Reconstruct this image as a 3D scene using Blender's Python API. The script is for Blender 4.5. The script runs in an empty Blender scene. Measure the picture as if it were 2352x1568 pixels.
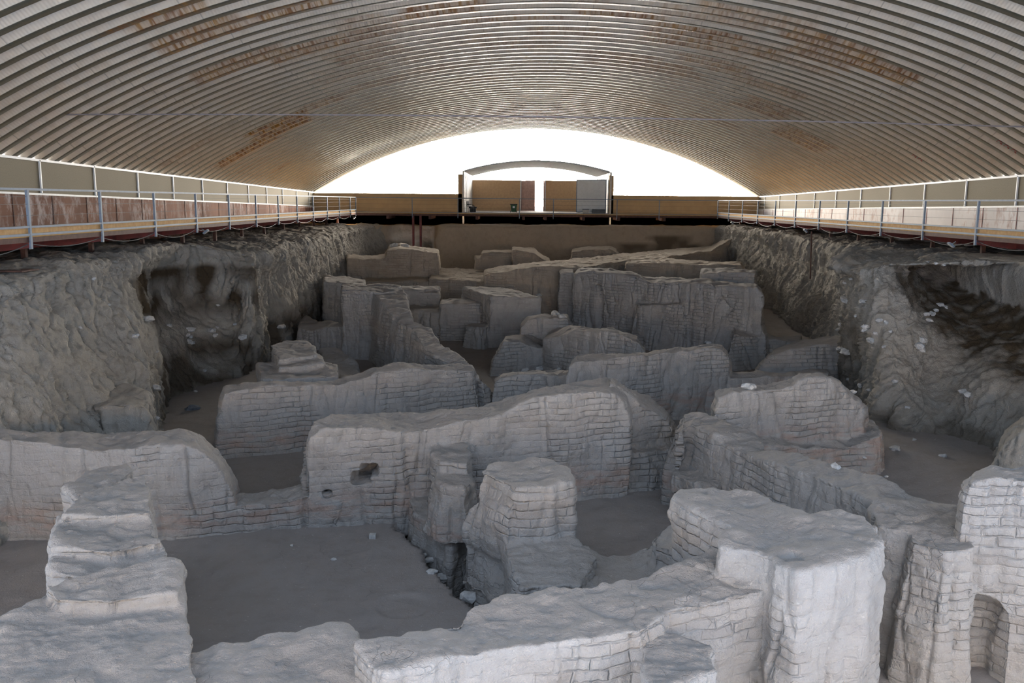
import bpy, math, random
import numpy as np
from mathutils import Vector, Matrix
R_ = math.radians
scene = bpy.context.scene
COL = scene.collection
random.seed(7)
rng = np.random.RandomState(7)

# ------------------------------------------------------------------ camera
FPX = 2000.0; ROLL = .0085; PH = math.atan(323/2000.0); YAW = .007
cr, sr = math.cos(ROLL), math.sin(ROLL)
cp, sp = math.cos(PH), math.sin(PH)
cyw, syw = math.cos(YAW), math.sin(YAW)

def ray(px, py):
    dx, dy = px-1176, py-784
    u = dx*cr+dy*sr; v = -dx*sr+dy*cr
    x = u; y = FPX*cp-v*sp; z = -FPX*sp-v*cp
    return np.array((x*cyw-y*syw, x*syw+y*cyw, z))

cam_d = bpy.data.cameras.new('camera'); cam = bpy.data.objects.new('camera', cam_d); COL.objects.link(cam)
cam_d.sensor_width = 36; cam_d.lens = FPX/2352*36; cam_d.clip_end = 400; cam_d.clip_start = .05
_o = ray(1176, 784); _f = Vector(_o/np.linalg.norm(_o))
_r = Vector(ray(1177, 784)-_o).normalized(); _u = Vector(ray(1176, 783)-_o).normalized()
cam.matrix_world = Matrix(((_r.x, _u.x, -_f.x, 0), (_r.y, _u.y, -_f.y, 0), (_r.z, _u.z, -_f.z, 0), (0, 0, 0, 1)))
scene.camera = cam

# ------------------------------------------------------------------ world, light, exposure
scene.view_settings.view_transform = 'Standard'
scene.view_settings.look = 'None'
scene.view_settings.exposure = 0.14
scene.view_settings.gamma = 1.0
scene.cycles.max_bounces = 7; scene.cycles.caustics_reflective = False; scene.cycles.caustics_refractive = False
SKY_FAR, SKY_NEAR = 40.0, 2.6
world = bpy.data.worlds.new('world'); scene.world = world; world.use_nodes = True
nt = world.node_tree; nt.nodes.clear()
tc = nt.nodes.new('ShaderNodeTexCoord'); sx = nt.nodes.new('ShaderNodeSeparateXYZ')
mr = nt.nodes.new('ShaderNodeMapRange'); mr.inputs[1].default_value = .25; mr.inputs[2].default_value = .7
mx = nt.nodes.new('ShaderNodeMix'); mx.data_type = 'RGBA'
mx.inputs['A'].default_value = (.585*SKY_NEAR, .74*SKY_NEAR, 1.0*SKY_NEAR, 1)
mx.inputs['B'].default_value = (1.0*SKY_FAR, .93*SKY_FAR, .84*SKY_FAR, 1)
bg = nt.nodes.new('ShaderNodeBackground'); wo = nt.nodes.new('ShaderNodeOutputWorld')
L = nt.links.new
lo = nt.nodes.new('ShaderNodeMapRange'); lo.inputs[1].default_value = .24; lo.inputs[2].default_value = .42; lo.inputs[3].default_value = 1.; lo.inputs[4].default_value = 0.
ml = nt.nodes.new('ShaderNodeMath'); ml.operation = 'MULTIPLY'
L(tc.outputs['Generated'], sx.inputs[0]); L(sx.outputs['Y'], mr.inputs[0]); L(sx.outputs['Z'], lo.inputs[0])
L(mr.outputs[0], ml.inputs[0]); L(lo.outputs[0], ml.inputs[1]); L(ml.outputs[0], mx.inputs['Factor'])
el = nt.nodes.new('ShaderNodeMapRange'); el.inputs[1].default_value = 0.; el.inputs[2].default_value = .45; el.inputs[3].default_value = 1.8; el.inputs[4].default_value = .62
L(sx.outputs['Z'], el.inputs[0]); vm = nt.nodes.new('ShaderNodeVectorMath'); vm.operation = 'SCALE'
L(mx.outputs['Result'], vm.inputs[0]); L(el.outputs[0], vm.inputs['Scale']); L(vm.outputs[0], bg.inputs['Color']); L(bg.outputs[0], wo.inputs[0])
world.cycles.sampling_method = 'MANUAL'; world.cycles.sample_map_resolution = 256

def portal(name, loc, rot, sx_, sy_):
    d = bpy.data.lights.new(name, 'AREA'); d.shape = 'RECTANGLE'; d.size = sx_; d.size_y = sy_
    d.cycles.is_portal = True
    o = bpy.data.objects.new(name, d); COL.objects.link(o); o.location = loc; o.rotation_euler = rot
    return o

# ------------------------------------------------------------------ projection helpers
def PZ(px, py, z):
    r = ray(px, py); return r*(z/r[2])
def PX(px, py, x):
    r = ray(px, py); return r*(x/r[0])
def PY(px, py, y):
    r = ray(px, py); return r*(y/r[1])
def curtain(px, py, poly):
    """point where the sight line meets the vertical face standing on the plan line poly"""
    r = ray(px, py); n = len(poly); best = None
    for i in range(n-1):
        a, b = poly[i], poly[i+1]
        dx, dy = b[0]-a[0], b[1]-a[1]
        det = r[0]*(-dy)+dx*r[1]
        if abs(det) < 1e-9: continue
        t = (a[0]*(-dy)+dx*a[1])/det
        s = (r[0]*a[1]-r[1]*a[0])/det
        s = ((r[0]*t-a[0])*dx+(r[1]*t-a[1])*dy)/(dx*dx+dy*dy)
        lo = -9 if i == 0 else -.001; hi = 9 if i == n-2 else 1.001
        if t > 0 and lo <= s <= hi:
            L_ = math.hypot(dx, dy)
            return r*t, np.array((-dy/L_, dx/L_, 0.))
    raise ValueError((px, py))

# ------------------------------------------------------------------ noise
_perm = np.random.RandomState(3).permutation(512).astype(np.int64)
_perm = np.concatenate([_perm, _perm, _perm])
_grad = np.random.RandomState(4).normal(size=(512, 3)); _grad /= np.linalg.norm(_grad, axis=1)[:, None]
_grad = _grad.astype(np.float32)
def perlin(p):
    p = np.asarray(p, dtype=np.float32)
    i = np.floor(p).astype(np.int64); f = p-i; i &= 511
    w = f*f*f*(f*(f*6-15)+10)
    out = 0
    for dx in (0, 1):
        wx = w[:, 0] if dx else 1-w[:, 0]
        hx = _perm[(i[:, 0]+dx) & 511]
        for dy in (0, 1):
            wy = w[:, 1] if dy else 1-w[:, 1]
            hy = _perm[hx+((i[:, 1]+dy) & 511)]
            for dz in (0, 1):
                wz = w[:, 2] if dz else 1-w[:, 2]
                g = _grad[_perm[hy+((i[:, 2]+dz) & 511)] & 511]
                d = g[:, 0]*(f[:, 0]-dx)+g[:, 1]*(f[:, 1]-dy)+g[:, 2]*(f[:, 2]-dz)
                out = out+wx*wy*wz*d
    return out*1.4
def fbm(p, f, octv=3, ofs=0.):
    s = 0; a = 1.
    for k in range(octv):
        s = s+a*perlin(p*f*(2.03**k)+17.3*k+ofs); a *= .5
    return s

# ------------------------------------------------------------------ mesh helpers
def mesh_from(name, verts, faces, mat=None, smooth=False, quads=None):
    me = bpy.data.meshes.new(name)
    verts = np.asarray(verts, dtype=np.float32)
    if quads is not None:
        q = np.asarray(quads, dtype=np.int32)
        me.vertices.add(len(verts)); me.vertices.foreach_set('co', verts.ravel())
        me.loops.add(q.size); me.loops.foreach_set('vertex_index', q.ravel())
        me.polygons.add(len(q)); me.polygons.foreach_set('loop_start', np.arange(0, q.size, 4, dtype=np.int32))
        me.polygons.foreach_set('loop_total', np.full(len(q), 4, dtype=np.int32))
        me.update(calc_edges=True)
    else:
        me.from_pydata([tuple(v) for v in verts.tolist()], [], faces); me.update()
    if smooth:
        me.polygons.foreach_set('use_smooth', np.ones(len(me.polygons), dtype=bool))
    if mat: me.materials.append(mat)
    return me

def link(name, me, parent=None, origin=None):
    o = bpy.data.objects.new(name, me); COL.objects.link(o)
    if parent is not None:
        o.parent = parent
        o.location = -Vector(parent.location) if origin is None else Vector(origin)-Vector(parent.location)
    elif origin is not None:
        o.location = origin
    return o

def tag(o, label=None, cat=None, group=None, kind=None):
    if label: o['label'] = label
    if cat: o['category'] = cat
    if group: o['group'] = group
    if kind: o['kind'] = kind
    return o

def empty(name, loc, label, cat, group=None):
    o = bpy.data.objects.new(name, None); COL.objects.link(o); o.location = loc; o.empty_display_size = .2
    return tag(o, label, cat, group)

class MB:
    def __init__(s): s.v = []; s.f = []
    def add(s, v, f):
        n = len(s.v); s.v += [tuple(map(float, a)) for a in v]; s.f += [tuple(i+n for i in a) for a in f]; return s
    def box(s, a, b):
        x0, y0, z0 = a; x1, y1, z1 = b
        v = [(x, y, z) for z in (z0, z1) for y in (y0, y1) for x in (x0, x1)]
        return s.add(v, [(0, 2, 3, 1), (4, 5, 7, 6), (0, 1, 5, 4), (2, 6, 7, 3), (0, 4, 6, 2), (1, 3, 7, 5)])
    def bar(s, p, q, w, h=None, up=(0, 0, 1)):
        h = h or w; p = np.array(p, float); q = np.array(q, float); d = q-p; d /= np.linalg.norm(d)
        u = np.array(up, float)
        if abs(d@u) > .98: u = np.array((0, 1., 0))
        a = np.cross(d, u); a /= np.linalg.norm(a); b = np.cross(a, d)
        v = [e+a*w/2*i+b*h/2*j for e in (p, q) for i, j in ((-1, -1), (1, -1), (1, 1), (-1, 1))]
        return s.add(v, [(3, 2, 1, 0), (4, 5, 6, 7), (0, 1, 5, 4), (1, 2, 6, 5), (2, 3, 7, 6), (3, 0, 4, 7)])
    def tube(s, pts, r, n=8):
        pts = [np.array(p, float) for p in pts]; rings = []
        for i, p in enumerate(pts):
            d = pts[min(i+1, len(pts)-1)]-pts[max(i-1, 0)]; d /= np.linalg.norm(d)
            u = np.array((0, 0, 1.)) if abs(d[2]) < .9 else np.array((1., 0, 0))
            a = np.cross(d, u); a /= np.linalg.norm(a); b = np.cross(a, d)
            rr = r[i] if isinstance(r, (list, tuple)) else r
            rings.append([p+rr*(a*math.cos(t)+b*math.sin(t)) for t in (2*math.pi*k/n for k in range(n))])
        v = [q for g in rings for q in g]; f = []
        for i in range(len(pts)-1):
            for k in range(n):
                f.append((i*n+k, i*n+(k+1) % n, (i+1)*n+(k+1) % n, (i+1)*n+k))
        f.append(tuple(range(n-1, -1, -1))); f.append(tuple((len(pts)-1)*n+k for k in range(n)))
        return s.add(v, f)
    def build(s, name, mat, parent=None, origin=None, smooth=False):
        v = np.array(s.v)
        if parent is None and origin is None:
            origin = Vector(((v[:, 0].min()+v[:, 0].max())/2, (v[:, 1].min()+v[:, 1].max())/2, v[:, 2].min()))
        off = np.array(origin) if origin is not None else np.array((0, 0, 0))
        me = mesh_from(name, v-off, s.f, mat, smooth)
        return link(name, me, parent, origin)

# ------------------------------------------------------------------ materials
def new_mat(name):
    m = bpy.data.materials.new(name); m.use_nodes = True
    nt = m.node_tree; b = nt.nodes['Principled BSDF']; return m, nt, b
class NB:
    """small node builder"""
    def __init__(s, nt): s.nt = nt
    def n(s, t, **kw):
        o = s.nt.nodes.new(t)
        for k, v in kw.items(): setattr(o, k, v)
        return o
    def lk(s, a, b): s.nt.links.new(a, b)
    def math(s, op, a, b=None, c=None, clamp=False):
        o = s.n('ShaderNodeMath', operation=op, use_clamp=clamp)
        for i, x in enumerate((a, b, c)):
            if x is None: continue
            if isinstance(x, (int, float)): o.inputs[i].default_value = x
            else: s.lk(x, o.inputs[i])
        return o.outputs[0]
    def noise(s, vec, scale, detail=3, rough=.55, dist=0.):
        o = s.n('ShaderNodeTexNoise'); o.inputs['Scale'].default_value = scale; o.inputs['Detail'].default_value = detail
        o.inputs['Roughness'].default_value = rough; o.inputs['Distortion'].default_value = dist
        if vec is not None: s.lk(vec, o.inputs['Vector'])
        return o.outputs['Fac']
    def ramp(s, fac, a, b):
        o = s.n('ShaderNodeMapRange'); o.inputs[1].default_value = a; o.inputs[2].default_value = b
        s.lk(fac, o.inputs[0]); return o.outputs[0]
    def mix(s, fac, a, b, mode='MIX'):
        o = s.n('ShaderNodeMix', data_type='RGBA', blend_type=mode)
        for k, x in (('Factor', fac), ('A', a), ('B', b)):
            i = o.inputs[k]
            if isinstance(x, (int, float)): i.default_value = x
            elif isinstance(x, tuple): i.default_value = x if len(x) == 4 else x+(1,)
            else: s.lk(x, i)
        return o.outputs['Result']
    def scalevec(s, vec, sc):
        o = s.n('ShaderNodeMapping'); o.inputs['Scale'].default_value = sc; s.lk(vec, o.inputs['Vector']); return o.outputs[0]

def earth_mat(name, c_side, c_top, c_dark, bump=.05, brick=True, stain=None, scale=1., red=None):
    """dried mud plaster and mud brick; browner variants serve the far walls and bank"""
    m, nt, b = new_mat(name); B = NB(nt)
    geo = B.n('ShaderNodeNewGeometry'); pos = geo.outputs['Position']
    big = B.noise(pos, .55*scale, 4, .6); mid = B.noise(pos, 3.1*scale, 4, .65); fine = B.noise(pos, 34*scale, 4, .7)
    sep = B.n('ShaderNodeSeparateXYZ'); B.lk(geo.outputs['Normal'], sep.inputs[0])
    topf = B.ramp(sep.outputs['Z'], .55, .9)
    col = B.mix(topf, c_side, c_top)
    col = B.mix(B.math('MULTIPLY', B.ramp(mid, .48, .72), .55), col, c_dark)
    col = B.mix(B.math('MULTIPLY', B.ramp(big, .5, .75), .35), col, c_dark)
    if brick:
        bu, bv, bm_ = (B.n('ShaderNodeAttribute', attribute_name=k).outputs['Fac'] for k in ('bu', 'bv', 'bm'))
        row = B.math('FLOOR', bv)
        uo = B.math('ADD', B.math('ADD', bu, B.math('MULTIPLY', row, .5)), B.math('MULTIPLY', B.math('SINE', B.math('MULTIPLY', row, 12.9)), .13))
        wn = B.n('ShaderNodeTexWhiteNoise'); wn.noise_dimensions = '2D'; cx = B.n('ShaderNodeCombineXYZ')
        B.lk(B.math('FLOOR', uo), cx.inputs[0]); B.lk(row, cx.inputs[1]); B.lk(cx.outputs[0], wn.inputs[0])
        fz = B.math('FRACT', bv); fu = B.math('FRACT', uo)
        dz = B.math('MULTIPLY', B.math('MINIMUM', fz, B.math('SUBTRACT', 1., fz)), .122)
        du = B.math('MULTIPLY', B.math('MINIMUM', fu, B.math('SUBTRACT', 1., fu)), .38)
        dj = B.math('ADD', B.math('MINIMUM', dz, du), B.math('MULTIPLY', B.math('SUBTRACT', B.noise(pos, 14*scale, 3), .5), .022))
        joint = B.math('SUBTRACT', 1., B.ramp(dj, .002, .016))
        jm = B.math('MULTIPLY', B.ramp(B.noise(pos, 1.7, 3), .30, .55), bm_)
        joint = B.math('MULTIPLY', joint, jm)
        bv_ = B.math('MULTIPLY', B.math('MULTIPLY', B.math('SUBTRACT', wn.outputs['Value'], .5), .5), bm_)
        col = B.mix(B.math('MAXIMUM', bv_, 0.), col, (.49, .455, .415))
        col = B.mix(B.math('MAXIMUM', B.math('MULTIPLY', bv_, -1.), 0.), col, (.30, .25, .21))
    speck = B.ramp(B.noise(pos, 21*scale, 2, .5), .70, .76)
    col = B.mix(B.math('MULTIPLY', speck, .45), col, (.62, .58, .52))
    if red:
        at = B.n('ShaderNodeAttribute', attribute_name='red'); 
        rf = B.math('MULTIPLY', B.math('MULTIPLY', at.outputs['Fac'], .55), B.ramp(B.noise(B.scalevec(pos, (1.4, 1.4, 5.)), 1.6, 3), .38, .62))
        col = B.mix(rf, col, red)
    if stain:
        at = B.n('ShaderNodeAttribute', attribute_name='stain')
        col = B.mix(at.outputs['Fac'], col, stain)
    B.lk(col, b.inputs['Base Color']); b.inputs['Roughness'].default_value = .95
    b.inputs['Specular IOR Level'].default_value = .15
    h = B.math('ADD', B.math('MULTIPLY', fine, .55), B.math('MULTIPLY', B.noise(pos, 9*scale, 6, .75), 1.3))
    # hairline shrinkage cracks
    vo = B.n('ShaderNodeTexVoronoi', feature='DISTANCE_TO_EDGE'); vo.inputs['Scale'].default_value = 1.9*scale
    wv = B.n('ShaderNodeVectorMath', operation='ADD'); nz = B.n('ShaderNodeTexNoise'); nz.inputs['Scale'].default_value = 4.
    B.lk(pos, nz.inputs['Vector']); sc = B.n('ShaderNodeVectorMath', operation='SCALE'); sc.inputs['Scale'].default_value = .35
    B.lk(nz.outputs['Color'], sc.inputs[0]); B.lk(pos, wv.inputs[0]); B.lk(sc.outputs[0], wv.inputs[1]); B.lk(wv.outputs[0], vo.inputs['Vector'])
    crack = B.math('MULTIPLY', B.math('SUBTRACT', 1., B.ramp(vo.outputs['Distance'], 0., .007)), B.ramp(big, .5, .6))
    h = B.math('SUBTRACT', h, B.math('MULTIPLY', crack, .35))
    if brick: h = B.math('SUBTRACT', h, B.math('MULTIPLY', joint, .75))
    bp = B.n('ShaderNodeBump'); bp.inputs['Strength'].default_value = .9; bp.inputs['Distance'].default_value = bump
    B.lk(h, bp.inputs['Height']); B.lk(bp.outputs[0], b.inputs['Normal'])
    return m

def plain_mat(name, col, rough=.6, metal=0., var=.12, bump=0., sc=6., col2=None):
    m, nt, b = new_mat(name); B = NB(nt)
    geo = B.n('ShaderNodeNewGeometry'); n = B.noise(geo.outputs['Position'], sc, 4, .6)
    b.inputs['Specular IOR Level'].default_value = .22
    c2 = col2 or tuple(c*(1-var*2) for c in col)
    B.lk(B.mix(B.ramp(n, .35, .7), col, c2), b.inputs['Base Color'])
    b.inputs['Roughness'].default_value = rough; b.inputs['Metallic'].default_value = metal
    if bump:
        bp = B.n('ShaderNodeBump'); bp.inputs['Distance'].default_value = bump; bp.inputs['Strength'].default_value = .6
        B.lk(B.noise(geo.outputs['Position'], sc*5, 3), bp.inputs['Height']); B.lk(bp.outputs[0], b.inputs['Normal'])
    return m

C_SIDE = (.40, .38, .355); C_TOP = (.38, .35, .32); C_DK = (.31, .285, .26)
M_WALL = earth_mat('mud_brick', C_SIDE, C_TOP, C_DK, .05, red=(.42, .27, .20))
M_FAR = earth_mat('mud_brick_brown', (.45, .375, .295), (.44, .37, .29), (.34, .28, .215), .06)
M_BANK = earth_mat('bank_earth', (.43, .40, .35), (.40, .365, .315), (.29, .255, .205), .08, brick=False, stain=(.085, .062, .038))
M_BACK = earth_mat('brown_plaster', (.48, .385, .285), (.46, .37, .27), (.37, .295, .21), .05, brick=False, stain=(.085, .062, .038))
M_FLOOR = earth_mat('trodden_earth', (.30, .27, .25), (.29, .26, .24), (.235, .205, .185), .02, brick=False)
M_STEEL = plain_mat('grey_paint', (.21, .255, .31), .6, 0, .08)
M_WHITE = plain_mat('white_paint', (.78, .80, .80), .5, 0, .05)
M_RED = plain_mat('red_oxide_paint', (.22, .055, .05), .6, 0, .2, col2=(.13, .05, .045))
M_BROWNM = plain_mat('brown_steel', (.13, .07, .055), .75, 0, .2)
M_BLACK = plain_mat('black_plastic', (.02, .02, .022), .5)
M_CABLE = plain_mat('cable_rubber', (.10, .11, .11), .6)
M_STONE = plain_mat('pale_stone', (.55, .54, .52), .9, 0, .2, .01, 12.)
M_STONE_D = plain_mat('dark_stone', (.20, .215, .235), .9, 0, .2, .01, 12.)

# ------------------------------------------------------------------ eroded solids
def vnormals(v, q):
    a, b, c, d = v[q[:, 0]], v[q[:, 1]], v[q[:, 2]], v[q[:, 3]]
    fn = np.cross(c-a, d-b)
    n = np.zeros_like(v)
    for k in range(4):
        for j in range(3): n[:, j] += np.bincount(q[:, k], fn[:, j], len(v))
    return n/(np.linalg.norm(n, axis=1)[:, None]+1e-12)
def laplace(v, q, it, lam=.5):
    e = np.concatenate([q[:, [0, 1]], q[:, [1, 2]], q[:, [2, 3]], q[:, [3, 0]]])
    cnt = np.bincount(e[:, 0], minlength=len(v))+np.bincount(e[:, 1], minlength=len(v))
    for _ in range(it):
        s = np.empty_like(v)
        for j in range(3):
            s[:, j] = np.bincount(e[:, 0], v[e[:, 1], j], len(v))+np.bincount(e[:, 1], v[e[:, 0], j], len(v))
        v = v+lam*(s/np.maximum(cnt, 1)[:, None]-v)
    return v

BASE = -6.05
def ribbon(st, zb=BASE, bat=.06):
    """st: list of (front xyz, back xyz); closed hull down to zb with a slight batter"""
    mb = MB(); n = len(st)
    v = []
    for i, (f, b) in enumerate(st):
        f = np.array(f, float); b = np.array(b, float)
        d = (f-b); d[2] = 0; d = d/(np.linalg.norm(d)+1e-9)
        t = np.array(st[min(i+1, n-1)][0])-np.array(st[max(i-1, 0)][0]); t[2] = 0; t = t/(np.linalg.norm(t)+1e-9)
        e = (-t if i == 0 else t if i == n-1 else t*0)*bat
        f0 = f+d*bat+e; f0[2] = zb; b0 = b-d*bat+e; b0[2] = zb
        v += [f, b, b0, f0]
    f_ = []
    for i in range(n-1):
        a = i*4; c = a+4
        f_ += [(a, a+1, c+1, c), (a+1, a+2, c+2, c+1), (a+2, a+3, c+3, c+2), (a+3, a, c, c+3)]
    f_ += [(3, 2, 1, 0), (n*4-4, n*4-3, n*4-2, n*4-1)]
    mb.add(v, f_); return mb
def prism(top, zb=BASE, bat=.06):
    top = [np.array(p, float) for p in top]; n = len(top)
    area = sum(top[i][0]*top[(i+1) % n][1]-top[(i+1) % n][0]*top[i][1] for i in range(n))
    if area < 0: top = top[::-1]
    bot = []
    for i in range(n):
        a = top[(i+1) % n]-top[i-1]; L_ = math.hypot(a[0], a[1])+1e-9
        bot.append(np.array((top[i][0]+a[1]/L_*bat, top[i][1]-a[0]/L_*bat, zb)))
    f = [tuple(range(n)), tuple(range(2*n-1, n-1, -1))]+[(i, n+i, n+(i+1) % n, (i+1) % n) for i in range(n)]
    return MB().add(top+bot, f)

def shape_wall(name, label, pieces, vox, ang=17., smooth=3, amp=1., brick=1., mat=None, cat='wall', group=None, redz=None, cutters=()):
    mb = MB()
    for p in pieces: mb.add(p.v, p.f)
    me = mesh_from('tmp', mb.v, mb.f); o = bpy.data.objects.new('tmp', me); COL.objects.link(o)
    import bmesh
    bm = bmesh.new(); bm.from_mesh(me); bmesh.ops.recalc_face_normals(bm, faces=bm.faces[:]); bm.to_mesh(me); bm.free()
    tmp = [o]
    md = o.modifiers.new('r', 'REMESH'); md.mode = 'VOXEL'; md.voxel_size = vox
    for c in cutters:
        cm = mesh_from('c', c.v, c.f)
        bm = bmesh.new(); bm.from_mesh(cm); bmesh.ops.recalc_face_normals(bm, faces=bm.faces[:]); bm.to_mesh(cm); bm.free()
        co = bpy.data.objects.new('c', cm); COL.objects.link(co); tmp.append(co)
        bo = o.modifiers.new('b', 'BOOLEAN'); bo.operation = 'DIFFERENCE'; bo.object = co; bo.solver = 'EXACT'
    if cutters:
        m2 = o.modifiers.new('r2', 'REMESH'); m2.mode = 'VOXEL'; m2.voxel_size = vox
    dg = bpy.context.evaluated_depsgraph_get(); ev = o.evaluated_get(dg); em = ev.to_mesh()
    v = np.empty(len(em.vertices)*3, np.float32); em.vertices.foreach_get('co', v); v = v.reshape(-1, 3).astype(np.float64)
    nl = np.empty(len(em.polygons), np.int32); em.polygons.foreach_get('loop_total', nl)
    q = np.empty(len(em.loops), np.int32); em.loops.foreach_get('vertex_index', q); q = q.reshape(-1, 4)
    ev.to_mesh_clear()
    for t in tmp:
        d = t.data; bpy.data.objects.remove(t); bpy.data.meshes.remove(d)
    v = laplace(v, q, smooth)
    nrm = laplace(vnormals(v, q), q, 2); nrm /= np.linalg.norm(nrm, axis=1)[:, None]+1e-9
    side = np.clip((.86-np.abs(nrm[:, 2]))/.4, 0, 1)
    d = .085*perlin(v*.9+3)+.05*perlin(v*2.1+9)+.028*perlin(v*4.7+1)
    # ragged broken crest
    d += (1-side)*(.014*perlin(v*5.3)+.008*perlin(v*13.))
    # gullies and slumps down the sides
    vs = v*np.array((3.2, 3.2, .55)); g = perlin(vs+5)
    d += side*.035*g
    # narrow upright fissures and rills
    vf = v*np.array((1.5, 1.5, .28))+11; wf = perlin(v*2.2+7)*.12
    cr_ = perlin(vf)+wf*.5; d -= side*(.055 if vox < .04 else .13)*np.exp(-(cr_/.045)**2)*np.clip(perlin(v*.8+50)*3+.6, 0, 1)
    cr2 = perlin(v*np.array((3.4, 3.4, .6))+23)+wf; d -= side*(.022 if vox < .04 else .05)*np.exp(-(cr2/.06)**2)
    # horizontal weathering along the courses
    vl = v*np.array((.9, .9, 7.6)); d += side*.016*perlin(vl)
    d += (.013*perlin(v*11.)+.007*perlin(v*24.) if vox < .04 else .012*perlin(v*9.))
    if brick:
        a = R_(ang); x = v[:, 0]*math.cos(a)+v[:, 1]*math.sin(a); y = -v[:, 0]*math.sin(a)+v[:, 1]*math.cos(a)
        nx = np.abs(nrm[:, 0]*math.cos(a)+nrm[:, 1]*math.sin(a)); ny = np.abs(-nrm[:, 0]*math.sin(a)+nrm[:, 1]*math.cos(a))
        u = np.where(nx > ny, y, x)
        w1 = perlin(v*1.3+40)*.05+perlin(v*4.+44)*.02
        H, Lb = .122, .38
        zz = (v[:, 2]+w1)/H; row = np.floor(zz); fz = zz-row
        uu = (u+w1*.9+perlin(v*3.+60)*.03)/Lb+.5*(row % 2)+.13*np.sin(row*12.9); fu = uu-np.floor(uu)
        dz = np.minimum(fz, 1-fz)*H; du = np.minimum(fu, 1-fu)*Lb
        wd = .012
        groove = np.maximum(np.exp(-(dz/wd)**2), np.exp(-(du/wd)**2)*.85)
        msk = np.clip(perlin(v*.75+80)*2.6+.62, .25, 1.)
        jit = (np.sin(row*37.7+np.floor(uu)*91.3)*.5)*.007
        d += brick*side*msk*(jit-.011*groove)
        batt = ((u+w1*.9+perlin(v*3.+60)*.03)/Lb, zz, np.clip(brick*side*msk*1.15, 0, 1))
    v = v+nrm*(d*amp)[:, None]
    org = np.array(((v[:, 0].min()+v[:, 0].max())/2, (v[:, 1].min()+v[:, 1].max())/2, -5.8))
    me = mesh_from(name, v-org, None, mat or M_WALL, True, quads=q)
    if brick:
        for nm, val in zip(('bu', 'bv', 'bm'), batt):
            me.attributes.new(nm, 'FLOAT', 'POINT').data.foreach_set('value', val.astype(np.float32))
    if redz is not None:
        at = me.attributes.new('red', 'FLOAT', 'POINT')
        r = np.clip((redz-v[:, 2])/.35, 0, 1)*np.clip((v[:, 2]+5.75)/.2, 0, 1)*side
        at.data.foreach_set('value', r.astype(np.float32))
    ob = link(name, me, None, Vector(org))
    return tag(ob, label, cat, group)

def cst(poly, pts, dz=0.):
    """stations on a plan line: (fx,fy,bx,by) gives both top edges as seen; (fx,fy,t) gives a thickness"""
    out = []
    for p in pts:
        f, n = curtain(p[0], p[1], poly)
        if len(p) == 4: b = PZ(p[2], p[3], f[2])
        else: b = f+n*p[2]
        out.append((f, b))
    return out
def zst(pts):
    return [(PZ(p[0], p[1], p[4]), PZ(p[2], p[3], p[4])) for p in pts]
def zpoly(pts, z):
    return [PZ(p[0], p[1], z if len(p) == 2 else p[2]) for p in pts]

# ------------------------------------------------------------------ excavated mud-brick walls
NEAR, MIDV, FARV = .022, .032, .05
WA = [(-9.5, 14.1), (-6.0, 14.15), (-2.3, 15.15), (2.2, 16.75)]

shape_wall('mudbrick_wall', 'thick pale mudbrick wall ending in a rounded brick shoulder at far left of the near row',
  [ribbon(cst(WA, [(-60,1005,-60,975), (0,1003,0,983), (120,1018,110,990), (230,1035,230,990), (330,1028,330,988), (420,1022,410,986),
                   (455,1030,445,990), (485,1055,470,1005), (510,1085,497,1030), (530,1120,520,1062), (546,1165,540,1105), (549,1200,546,1150)]))],
  NEAR, 2, redz=-5.05)
shape_wall('mudbrick_wall', 'low crumbled brick sill linking two tall pale walls beside the large sunken room',
  [ribbon(cst(WA, [(520,1165,520,1140), (560,1160,552,1132), (600,1158,600,1125), (650,1150,652,1118), (700,1135,700,1105), (735,1130,735,1085), (780,1120,760,1080)]))],
  NEAR, 14, redz=-4.6, amp=1.3)
shape_wall('mudbrick_wall', 'longest pale mudbrick wall with a small square hole through it, in the middle of the ruins',
  [ribbon(cst(WA, [(704,1075,700,1050), (712,1010,703,1005), (740,985,722,968), (775,982,760,952), (850,985,840,943), (905,992,890,943), (960,985,960,945),
                   (1020,975,1020,943), (1085,965,1080,936), (1150,955,1150,922), (1200,925,1200,900), (1225,912,1225,893), (1300,905,1300,880),
                   (1370,900,1380,866), (1415,905,1410,868), (1436,925,1432,878), (1446,965,1446,905)])),
   prism(zpoly([(1000,1100),(1000,1080),(1080,1078),(1085,1105),(1065,1118),(1020,1115)], -4.6), zb=-5.5, bat=.24),
   prism(zpoly([(940,1150),(950,1180),(1032,1226),(1082,1205),(1095,1120),(975,1110)], -5.38), zb=-7.0, bat=.0),
   prism(zpoly([(985,1040),(1000,1000),(1050,985),(1082,1040),(1075,1065),(1010,1060)], -4.42), zb=-4.9, bat=.05)],
  NEAR, 17, redz=-5.0,
  cutters=[MB().box((-2.95,14.2,-5.05),(-2.62,15.7,-4.8)), MB().box((-2.78,14.2,-4.93),(-2.5,15.7,-4.68)), MB().box((-3.42,14.4,-5.22),(-3.32,15.3,-5.15))])
shape_wall('mudbrick_wall', 'sloping pale mud shoulder behind the right end of the longest wall',
  [ribbon(cst([(2.0,17.3),(4.3,18.3)], [(1400,880,1400,866), (1440,905,1432,880), (1470,930,1462,897), (1505,945,1495,915), (1530,962,1525,935), (1545,985,1545,955), (1560,1010,1560,990)]), bat=.25),
   prism(zpoly([(1440,1040),(1560,1025),(1560,1000),(1460,990)], -5.0), bat=.5)],
  NEAR, 18, amp=1.2)

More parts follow.
